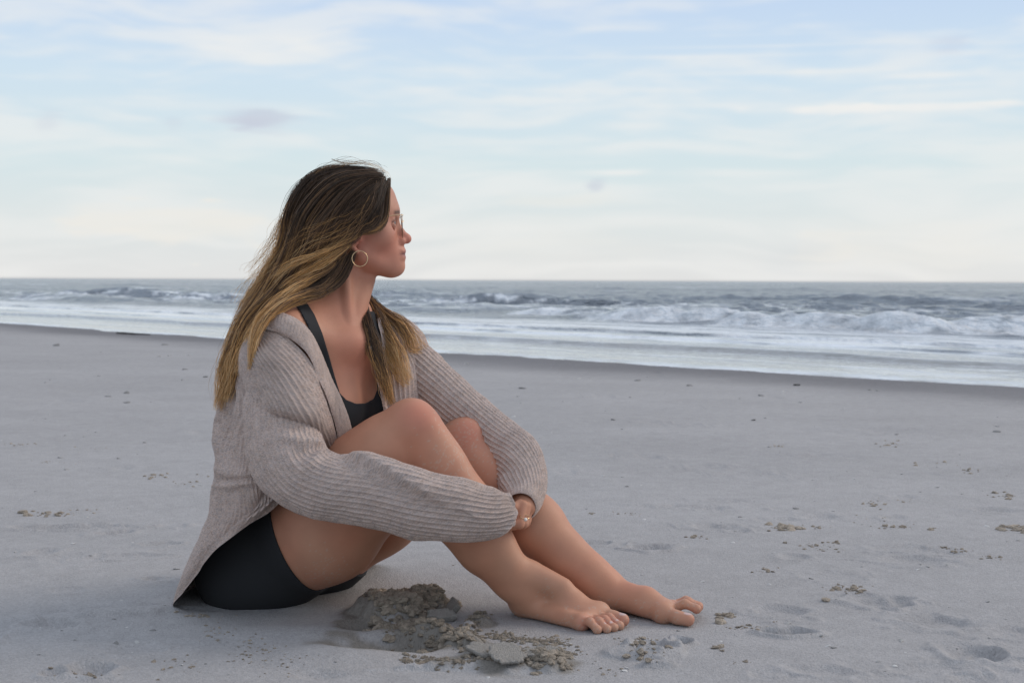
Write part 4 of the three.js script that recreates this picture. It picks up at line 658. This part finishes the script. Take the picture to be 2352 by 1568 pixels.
  // long back hair
  const back = { wave: 1.8, flat: 0.6, tone0: 0.25, tone1: 1.0, loose: 0.005, light: 0.35, hi: 0.3, ragged: 0.5, segs: 20 };
  lock([[720, 560, 2.83, 26], [680, 630, 2.82, 30], [630, 690, 2.80, 28], [585, 740, 2.77, 24], [552, 800, 2.755, 20], [528, 870, 2.765, 15], [510, 920, 2.77, 8]], { ...back, n: 420 });
  lock([[700, 540, 2.86, 26], [655, 620, 2.86, 28], [605, 690, 2.84, 24], [560, 750, 2.80, 20], [530, 820, 2.78, 17], [512, 880, 2.78, 13], [500, 945, 2.78, 4]], { ...back, n: 420 });
  lock([[680, 540, 2.9, 24], [630, 630, 2.9, 24], [580, 700, 2.87, 20], [548, 760, 2.83, 16], [528, 830, 2.8, 14], [518, 890, 2.79, 11], [506, 930, 2.79, 5]], { ...back, n: 300 });
  lock([[690, 640, 2.80, 20], [640, 700, 2.77, 20], [595, 755, 2.735, 16], [562, 810, 2.735, 13], [540, 860, 2.755, 10]], { ...back, n: 220, tone0: 0.55 });
  lock([[660, 560, 2.95, 20], [615, 640, 2.95, 20], [570, 710, 2.92, 18], [540, 790, 2.88, 16], [520, 860, 2.86, 12]], { ...back, n: 160 });
  // far side of the head and the locks over the far shoulder
  lock([[880, 402, 2.92, 10], [860, 430, 2.97, 22], [830, 500, 2.985, 26], [810, 590, 2.985, 24], [815, 660, 2.97, 20], [845, 715, 2.93, 14]], { ...top, n: 160 });
  const sh = { wave: 1.6, flat: 0.5, tone0: 0.25, tone1: 1.0, loose: 0.005, light: 0.45, hi: 0.35, ragged: 0.6, segs: 18 };
  lock([[842, 680, 2.95, 8], [856, 712, 2.92, 15], [880, 755, 2.875, 20], [905, 800, 2.842, 20], [922, 845, 2.832, 15], [938, 880, 2.83, 5]], { ...sh, n: 300, tone1: 1.1 });
  lock([[846, 680, 2.96, 8], [872, 712, 2.93, 12], [910, 742, 2.89, 12], [935, 775, 2.875, 10], [950, 800, 2.87, 7], [972, 800, 2.875, 5]], { ...sh, n: 150, tone1: 0.95 });
  lock([[848, 685, 2.96, 8], [880, 712, 2.94, 10], [925, 738, 2.92, 8], [955, 770, 2.91, 7], [975, 805, 2.91, 6]], { ...sh, n: 60, loose: 0.005 });
  lock([[834, 684, 2.94, 8], [838, 732, 2.85, 15], [852, 782, 2.815, 17], [870, 840, 2.80, 15], [885, 890, 2.795, 10], [897, 932, 2.795, 5]], { ...sh, n: 560, tone0: 0, tone1: 0.75 });
  lock([[845, 720, 2.92, 8], [860, 780, 2.86, 10], [876, 830, 2.835, 8], [882, 880, 2.82, 6], [890, 920, 2.812, 4]], { ...sh, n: 90, tone0: 0.4, tone1: 1.0 });
  lock([[862, 760, 2.87, 8], [892, 812, 2.842, 10], [915, 860, 2.832, 7], [938, 890, 2.83, 5]], { ...sh, n: 90, tone0: 0.8, tone1: 1.1 });
  // flyaways against the sky
  const fly = { n: 9, flat: 0.5, tone0: 0.4, tone1: 0.8, loose: 0.009, ragged: 0.5, ragged0: 0.2, w: 0.00024, gather: 0, segs: 26, light: 0.3 };
  lock([[700, 420, 2.86, 8], [745, 385, 2.85, 7], [800, 373, 2.85, 6], [860, 380, 2.85, 6], [895, 408, 2.85, 3]], { ...fly, n: 16, loose: 0.006 });
  lock([[760, 366, 2.87, 4], [800, 374, 2.87, 4], [850, 374, 2.87, 5], [885, 392, 2.87, 5], [900, 415, 2.86, 3]], { ...fly, n: 8, loose: 0.004 });
  lock([[690, 440, 2.88, 14], [655, 500, 2.89, 14], [630, 560, 2.9, 20], [595, 610, 2.9, 24], [575, 640, 2.9, 30]], { ...fly, n: 90, loose: 0.012, tone0: 0.9, tone1: 1.1 });
  lock([[670, 500, 2.88, 16], [640, 580, 2.88, 20], [590, 650, 2.87, 24], [550, 710, 2.85, 26]], { ...fly, n: 90, loose: 0.012, tone0: 0.9, tone1: 1.1 });
  lock([[600, 700, 2.84, 20], [550, 760, 2.82, 26], [515, 840, 2.8, 22], [495, 930, 2.8, 18]], { ...fly, n: 30, loose: 0.01, tone0: 0.7, tone1: 1 });
  lock([[860, 480, 2.80, 20], [800, 520, 2.78, 30], [720, 560, 2.775, 40], [650, 620, 2.79, 40]], { ...fly, n: 40, loose: 0.012, tone0: 0.5, tone1: 0.9 });
  lock([[840, 440, 2.80, 30], [780, 520, 2.78, 50], [720, 600, 2.78, 50]], { ...fly, n: 50, loose: 0.01, tone0: 0.3, tone1: 0.8 });
  lock([[905, 740, 2.9, 14], [945, 770, 2.89, 16], [985, 800, 2.9, 14]], { ...fly, n: 24, loose: 0.012, tone0: 0.8, tone1: 1 });
  const g = new THREE.BufferGeometry(); g.setAttribute('position', new THREE.Float32BufferAttribute(P3, 3)); g.setAttribute('normal', new THREE.Float32BufferAttribute(N3, 3)); g.setAttribute('color', new THREE.Float32BufferAttribute(C3, 3)); g.setIndex(I3);
  const all = mergeGeometries([g, base]);
  mesh('hair', place(all), new THREE.MeshPhysicalMaterial({ vertexColors: true, roughness: 0.5, specularIntensity: 0.5 }), person);
}
// ---------------------------------------------------------------- glasses, earring, ring
{
  const metal = new THREE.MeshStandardMaterial({ color: new THREE.Color().setRGB(0.7, 0.5, 0.3), metalness: 1, roughness: 0.25 }), darkMetal = new THREE.MeshStandardMaterial({ color: new THREE.Color().setRGB(0.3, 0.2, 0.13), metalness: 0.8, roughness: 0.3 });
  const glasses = new THREE.Group(); glasses.name = 'glasses'; person.add(glasses);
  const tube = (pts, r, closed = false, n = 40) => new THREE.TubeGeometry(new THREE.CatmullRomCurve3(pts, closed), n, r, 6, closed);
  const rimAt = (s, a, k = 1) => { const w = 0.0255 * k, h = 0.0225 * k; return H(0.1085 - Math.abs(0.03 + Math.cos(a) * w) * 0.06, -0.0005 + Math.sin(a) * h * (Math.sin(a) < 0 ? 1.15 : 1), s * (0.0325 + Math.cos(a) * w)); };
  for (const s of [1, -1]) {
    const pts = []; for (let i = 0; i < 24; i++) pts.push(rimAt(s, i / 24 * Math.PI * 2));
    mesh('rim', place(tube(pts, 0.0007, true, 72)), darkMetal, glasses);
    const lens = []; const c = H(0.107, -0.0005, s * 0.0325); const pos = [c.x, c.y, c.z], idx = [], nor = []; for (let i = 0; i < 40; i++) { const q = rimAt(s, i / 40 * Math.PI * 2, 0.99); pos.push(q.x, q.y, q.z); idx.push(0, 1 + i, 1 + (i + 1) % 40); } const g = new THREE.BufferGeometry(); g.setAttribute('position', new THREE.Float32BufferAttribute(pos, 3)); g.setIndex(idx); g.computeVertexNormals();
    mesh('lens', place(g), new THREE.MeshPhysicalMaterial({ color: 0xffffff, transmission: 1, thickness: 0, roughness: 0.02, ior: 1.45 }), glasses);
    mesh('temple', place(tube([H(0.107, 0.018, s * 0.062), H(0.1, 0.0185, s * 0.0655), H(0.06, 0.0155, s * 0.0705), H(0.01, 0.011, s * 0.077), H(-0.008, -0.004, s * 0.078)], 0.0009)), metal, glasses);
  }
  mesh('bridge', place(tube([H(0.1085, 0.006, 0.0075), H(0.112, 0.009, 0), H(0.1085, 0.006, -0.0075)], 0.0009)), metal, glasses);
  mesh('bridge', place(tube([H(0.108, 0.018, 0.02), H(0.1085, 0.0185, 0), H(0.108, 0.018, -0.02)], 0.0008)), metal, glasses);
  for (const s of [1, -1]) {
    const c = s > 0 ? P(826, 594, 2.785) : H(0.016, -0.085, -0.078), R = 0.0152, pts = []; for (let i = 0; i < 32; i++) { const a = i / 32 * Math.PI * 2; pts.push(c.clone().addScaledVector(V(0.97, 0, -0.24), Math.cos(a) * R).addScaledVector(V(0, 1, 0), Math.sin(a) * R)); }
    mesh('earring', place(tube(pts, 0.0009, true, 90)), metal, person);
  }
  const q = P(1207, 1193, 2.648), ring = new THREE.Group(); ring.name = 'ring'; person.add(ring);
  const tor = new THREE.TorusGeometry(0.0088, 0.001, 8, 40); tor.applyMatrix4(new THREE.Matrix4().lookAt(V(0, 0, 0), V(0.15, 1, 0.3), V(0, 0, 1))); const rc = P(1205, 1187, 2.655); tor.translate(rc.x, rc.y, rc.z);
  mesh('band', place(tor), metal, ring);
  const pearl = new THREE.SphereGeometry(0.0036, 24, 18); pearl.translate(q.x, q.y, q.z);
  mesh('pearl', place(pearl), new THREE.MeshPhysicalMaterial({ color: 0xe8e2da, roughness: 0.15, clearcoat: 1 }), ring);
}
// ---------------------------------------------------------------- broken sand, crumbs, shell bits, a stick
const dampSand = new THREE.MeshStandardMaterial({ color: new THREE.Color().setRGB(0.4, 0.345, 0.285), roughness: 0.95, bumpMap: noiseTexture(256, (u, v) => 0.5 * tnoise(u, v, 64, 41) + 0.5 * tnoise(u, v, 128, 42)), bumpScale: 0.002 });
function rock(seed, detail = 3, amp = 0.45) {
  const g = new THREE.IcosahedronGeometry(1, detail), p = g.attributes.position, v = V();
  for (let i = 0; i < p.count; i++) { v.fromBufferAttribute(p, i); const n = 1 + amp * fbm3(v.x * 1.1 + seed, v.y * 1.1, v.z * 1.1 - seed, 2) * 2 + amp * 0.5 * (1 - Math.abs(noise3(v.x * 2.6 + seed, v.y * 2.6, v.z * 2.6)) * 2) * 0.7 + amp * 0.16 * noise3(v.x * 7, v.y * 7 + seed, v.z * 7); v.multiplyScalar(n); p.setXYZ(i, v.x, v.y, v.z); }
  g.computeVertexNormals(); return g;
}
function scatter(name, label, category, geo, material, places) {       // places: [x, y, z, size, flat, tone]
  const m = new THREE.InstancedMesh(geo, material, places.length), q = new THREE.Object3D(), R = rng(places.length + 5), c = new THREE.Color();
  places.forEach((p, i) => { q.position.set(p[0], p[1], p[2]); q.rotation.set(R() * 0.8 - 0.4, R() * 6.28, R() * 0.8 - 0.4); q.scale.set(p[3] * (0.7 + 0.6 * R()), p[3] * p[4], p[3] * (0.7 + 0.6 * R())); q.updateMatrix(); m.setMatrixAt(i, q.matrix); c.setRGB(p[5], p[5] * 0.985, p[5] * 0.96); m.setColorAt(i, c); });
  m.name = name; m.castShadow = m.receiveShadow = true; scene.add(m); return tag(m, label, category, null, 'stuff');
}
{
  const R = rng(202), N = () => R() + R() + R() - 1.5, heap = [], put = (px, py, sx, sy, n, s0, s1, list, flat = 0.75, tone = 1) => { for (let i = 0; i < n; i++) { const p = onSand(px + N() * sx, py + N() * sy); const s = lerp(s0, s1, Math.pow(R(), 2.6)); list.push([p.x, sandHeight(p.x, p.z) + s * 0.15, p.z, s, flat * (0.7 + 0.5 * R()), tone * (0.8 + 0.4 * R())]); } };
  for (const [a, b, n, s] of [[[850, 1400], [1000, 1418], 120, 0.013], [[880, 1388], [1010, 1400], 90, 0.016], [[858, 1385], [905, 1372], 30, 0.016], [[905, 1372], [985, 1370], 60, 0.018], [[985, 1370], [1040, 1398], 40, 0.014], [[850, 1395], [1010, 1400], 110, 0.016], [[870, 1375], [1000, 1380], 70, 0.02], [[940, 1425], [1000, 1430], 24, 0.013], [[940, 1440], [1060, 1470], 110, 0.013], [[1050, 1470], [1095, 1490], 40, 0.009], [[930, 1515], [1100, 1525], 90, 0.007], [[1080, 1435], [1110, 1415], 30, 0.009], [[1080, 1440], [1100, 1470], 26, 0.008], [[1110, 1460], [1300, 1480], 90, 0.008], [[1100, 1500], [1300, 1505], 160, 0.011], [[1210, 1520], [1300, 1530], 60, 0.012], [[1120, 1510], [1200, 1525], 50, 0.011]]) for (let i = 0; i < n * 4; i++) { const t = R(); put(lerp(a[0], b[0], t), lerp(a[1], b[1], t), 18, 11, 1, s * 0.07, s * 0.72, heap, 0.7); }
  scatter('sand_rubble', 'crumbled damp sand heaped in front of her thighs and feet', 'sand rubble', rock(3, 3, 0.4), dampSand, heap);
  const crumbs = [];
  for (const [px, py, sx, sy, n, s] of [[110, 1182, 60, 7, 26, 0.013], [60, 1180, 20, 5, 8, 0.016], [190, 1172, 40, 6, 14, 0.006], [360, 1094, 30, 9, 26, 0.01], [430, 1112, 30, 7, 14, 0.009], [470, 1092, 30, 4, 8, 0.006], [45, 1021, 40, 4, 22, 0.008], [120, 1060, 60, 6, 16, 0.005], [220, 1030, 60, 8, 12, 0.005], [440, 1412, 40, 6, 12, 0.006], [480, 1412, 50, 7, 14, 0.005], [560, 1490, 60, 40, 60, 0.004], [500, 1450, 50, 30, 50, 0.0045], [640, 1520, 90, 40, 70, 0.003], [120, 1546, 20, 6, 14, 0.006], [205, 1550, 34, 8, 26, 0.006], [400, 1530, 60, 26, 30, 0.005],
    [1812, 1213, 42, 9, 30, 0.014], [1880, 1212, 26, 5, 10, 0.009], [1870, 1252, 60, 9, 26, 0.009], [1915, 1262, 36, 5, 12, 0.008], [2060, 1210, 50, 8, 18, 0.011], [2140, 1216, 20, 5, 8, 0.009], [2320, 1215, 36, 9, 22, 0.016], [2300, 1138, 28, 7, 16, 0.015], [2010, 1155, 40, 10, 16, 0.008], [2080, 1150, 30, 6, 10, 0.008], [2050, 1020, 40, 8, 18, 0.011], [1790, 1025, 26, 5, 12, 0.008], [2150, 1065, 60, 8, 14, 0.009], [2230, 1080, 50, 8, 14, 0.009], [1600, 1232, 36, 7, 12, 0.007], [1440, 1180, 40, 5, 18, 0.006], [1350, 1180, 20, 3, 6, 0.007], [1940, 1352, 50, 11, 34, 0.01], [1965, 1362, 24, 4, 8, 0.016], [1900, 1382, 14, 5, 4, 0.012], [1760, 1310, 36, 6, 16, 0.007], [1665, 1415, 30, 9, 26, 0.009], [1655, 1432, 10, 3, 4, 0.016], [1710, 1442, 40, 7, 22, 0.006], [1780, 1452, 40, 5, 20, 0.005], [1490, 1490, 44, 18, 60, 0.008], [1480, 1512, 36, 9, 30, 0.007], [1650, 1490, 16, 4, 5, 0.01], [1700, 1520, 30, 6, 6, 0.006], [2190, 1265, 60, 8, 20, 0.008], [2280, 1280, 40, 6, 14, 0.008], [2140, 1260, 50, 7, 10, 0.006], [1330, 1500, 30, 14, 26, 0.006], [1270, 1470, 40, 10, 20, 0.006], [1060, 1298, 24, 3, 12, 0.006], [2000, 1180, 60, 40, 24, 0.005], [1440, 1470, 40, 8, 30, 0.004], [1400, 1545, 60, 12, 20, 0.005]]) put(px, py, sx, sy, n, s * 0.14, s * 0.75, crumbs, 0.6, 1.1);
  // the far beach: dark bits of shell and weed
  const bits = [];
  for (let i = 0; i < 420; i++) { const p = onGround(-80 + R() * 2520, 800 + Math.pow(R(), 1.5) * 760); if (shoreQ(p.x, -p.z) > -0.3) continue; const d = -p.z, s = 0.0022 + 0.0016 * d * R() * R(); bits.push([p.x, sandHeight(p.x, p.z) + s * 0.1, p.z, s, 0.4, 0.25 + 0.3 * R()]); }
  for (const [px, py, s] of [[128, 794, 0.03], [378, 790, 0.028], [424, 848, 0.02], [470, 866, 0.02], [290, 925, 0.014], [290, 903, 0.02], [1465, 870, 0.02], [1200, 890, 0.02], [1585, 882, 0.02], [1830, 880, 0.022], [1750, 905, 0.015], [2060, 1000, 0.012], [1730, 965, 0.012], [2290, 995, 0.014], [1410, 965, 0.012], [1830, 1170, 0.008], [1440, 1118, 0.008], [1700, 1190, 0.006], [265, 1480, 0.005], [260, 1420, 0.004], [350, 1445, 0.005]]) { const p = onGround(px, py); bits.push([p.x, sandHeight(p.x, p.z) + s * 0.1, p.z, s, 0.35, 0.2]); }
  scatter('sand_crumbs', 'small clusters of loose sand crumbs scattered over the flat beach', 'sand crumbs', rock(9, 2, 0.35), dampSand, crumbs);
  scatter('shell_bits', 'dark specks of shell and weed strewn over the beach', 'shell bits', rock(5, 1, 0.3), new THREE.MeshStandardMaterial({ color: 0xffffff, roughness: 0.8 }), bits);
}
// slabs of the broken crust, each with its own outline
function slab(px, py, w, l, thick, turn, tilt, tiltX, label, seed, rise = 0) {
  const p = onSand(px, py), n = 72, rings = 12, pos = [], idx = [], rad = a => 1 + 0.22 * noise2(Math.cos(a) * 1.6 + seed, Math.sin(a) * 1.6, 1) + 0.12 * noise2(Math.cos(a) * 5 + seed, Math.sin(a) * 5, 2) + 0.05 * noise2(Math.cos(a) * 15, Math.sin(a) * 15 + seed, 3);
  const ring = (k, y, rough) => { const s = pos.length / 3; for (let i = 0; i < n; i++) { const a = i / n * Math.PI * 2, r = rad(a) * k, x = Math.cos(a) * r * w, z = Math.sin(a) * r * l; pos.push(x, y + rough * noise2(x * 300, z * 300, seed | 0) + 0.0012 * noise2(x * 90, z * 90, 4), z); } return s; };
  const ss = []; for (let k = 1; k <= rings; k++) ss.push(ring(k / rings, thick * (k > rings - 1 ? 0.8 : 1), 0.0004)); ss.push(ring(1.0, thick * 0.3, 0.0012)); ss.push(ring(0.95, 0, 0.0006)); ss.push(ring(0.3, -0.001, 0));
  for (let q = 1; q < ss.length; q++) for (let i = 0; i < n; i++) { const a = ss[q - 1] + i, b = ss[q - 1] + (i + 1) % n, c = ss[q] + i, d = ss[q] + (i + 1) % n; idx.push(a, b, c, b, d, c); }
  const c0 = pos.length / 3; pos.push(0, thick, 0); for (let i = 0; i < n; i++) idx.push(c0, ss[0] + (i + 1) % n, ss[0] + i);
  const g = new THREE.BufferGeometry(); g.setAttribute('position', new THREE.Float32BufferAttribute(pos, 3)); g.setIndex(idx); g.computeVertexNormals(); planarUV(g, 20, 20);
  const m = mesh('sand_slab' + (slab.n ? '_' + String(slab.n).padStart(3, '0') : ''), g, crust); slab.n = (slab.n ?? 0) + 1;
  m.position.set(p.x, sandHeight(p.x, p.z) - 0.002 + rise, p.z); m.rotation.set(tiltX, turn, tilt); return tag(m, label, 'sand slab', 'broken slabs of sand crust', 'thing');
}
const crust = new THREE.MeshStandardMaterial({ color: new THREE.Color().setRGB(0.37, 0.345, 0.315), roughness: 0.95, bumpMap: dampSand.bumpMap, bumpScale: 0.004 });
slab(1163, 1510, 0.03, 0.032, 0.006, 0.4, -0.1, 0.32, 'pale upright slab of sand crust, largest at the front edge of the rubble', 1.3, 0.006);
slab(1115, 1500, 0.036, 0.022, 0.007, -0.3, -0.12, 0.15, 'long tilted slab of sand crust left of the largest slab', 2.7, 0.004);
slab(1240, 1525, 0.032, 0.018, 0.006, 0.25, 0.06, 0.1, 'flat slab of sand crust at the right front of the rubble, nearest the camera', 4.1);
slab(1246, 1505, 0.01, 0.014, 0.011, 0.6, 0.5, 0.4, 'small upright lump of sand crust behind the flat front slab', 5.5, 0.006);
slab(1045, 1410, 0.014, 0.026, 0.012, 0.2, 0.75, 0.2, 'steep wedge of sand crust at the right end of the dug pile', 6.2, 0.012);
slab(1015, 1425, 0.03, 0.014, 0.014, 0.1, 0.05, 0.45, 'square block of sand crust in front of the dug pile', 7.9, 0.006);
{
  const p = onGround(305, 766), g = new THREE.CylinderGeometry(0.011, 0.014, 0.4, 10, 24); const q = g.attributes.position; for (let i = 0; i < q.count; i++) { const y = q.getY(i); q.setXYZ(i, q.getX(i) * (1 + 0.2 * noise2(y * 20, 1)) + 0.012 * Math.sin(y * 7), y, q.getZ(i) * (1 + 0.2 * noise2(y * 20, 5))); } g.computeVertexNormals();
  const m = mesh('stick', g, new THREE.MeshStandardMaterial({ color: new THREE.Color().setRGB(0.09, 0.085, 0.085), roughness: 0.9 })); m.rotation.set(0, 0.05, Math.PI / 2); m.position.set(p.x, sandHeight(p.x, p.z) + 0.012, p.z);
  tag(m, 'short dark stick lying on the wet sand near the waterline', 'stick');
}
renderer.render(scene, camera);
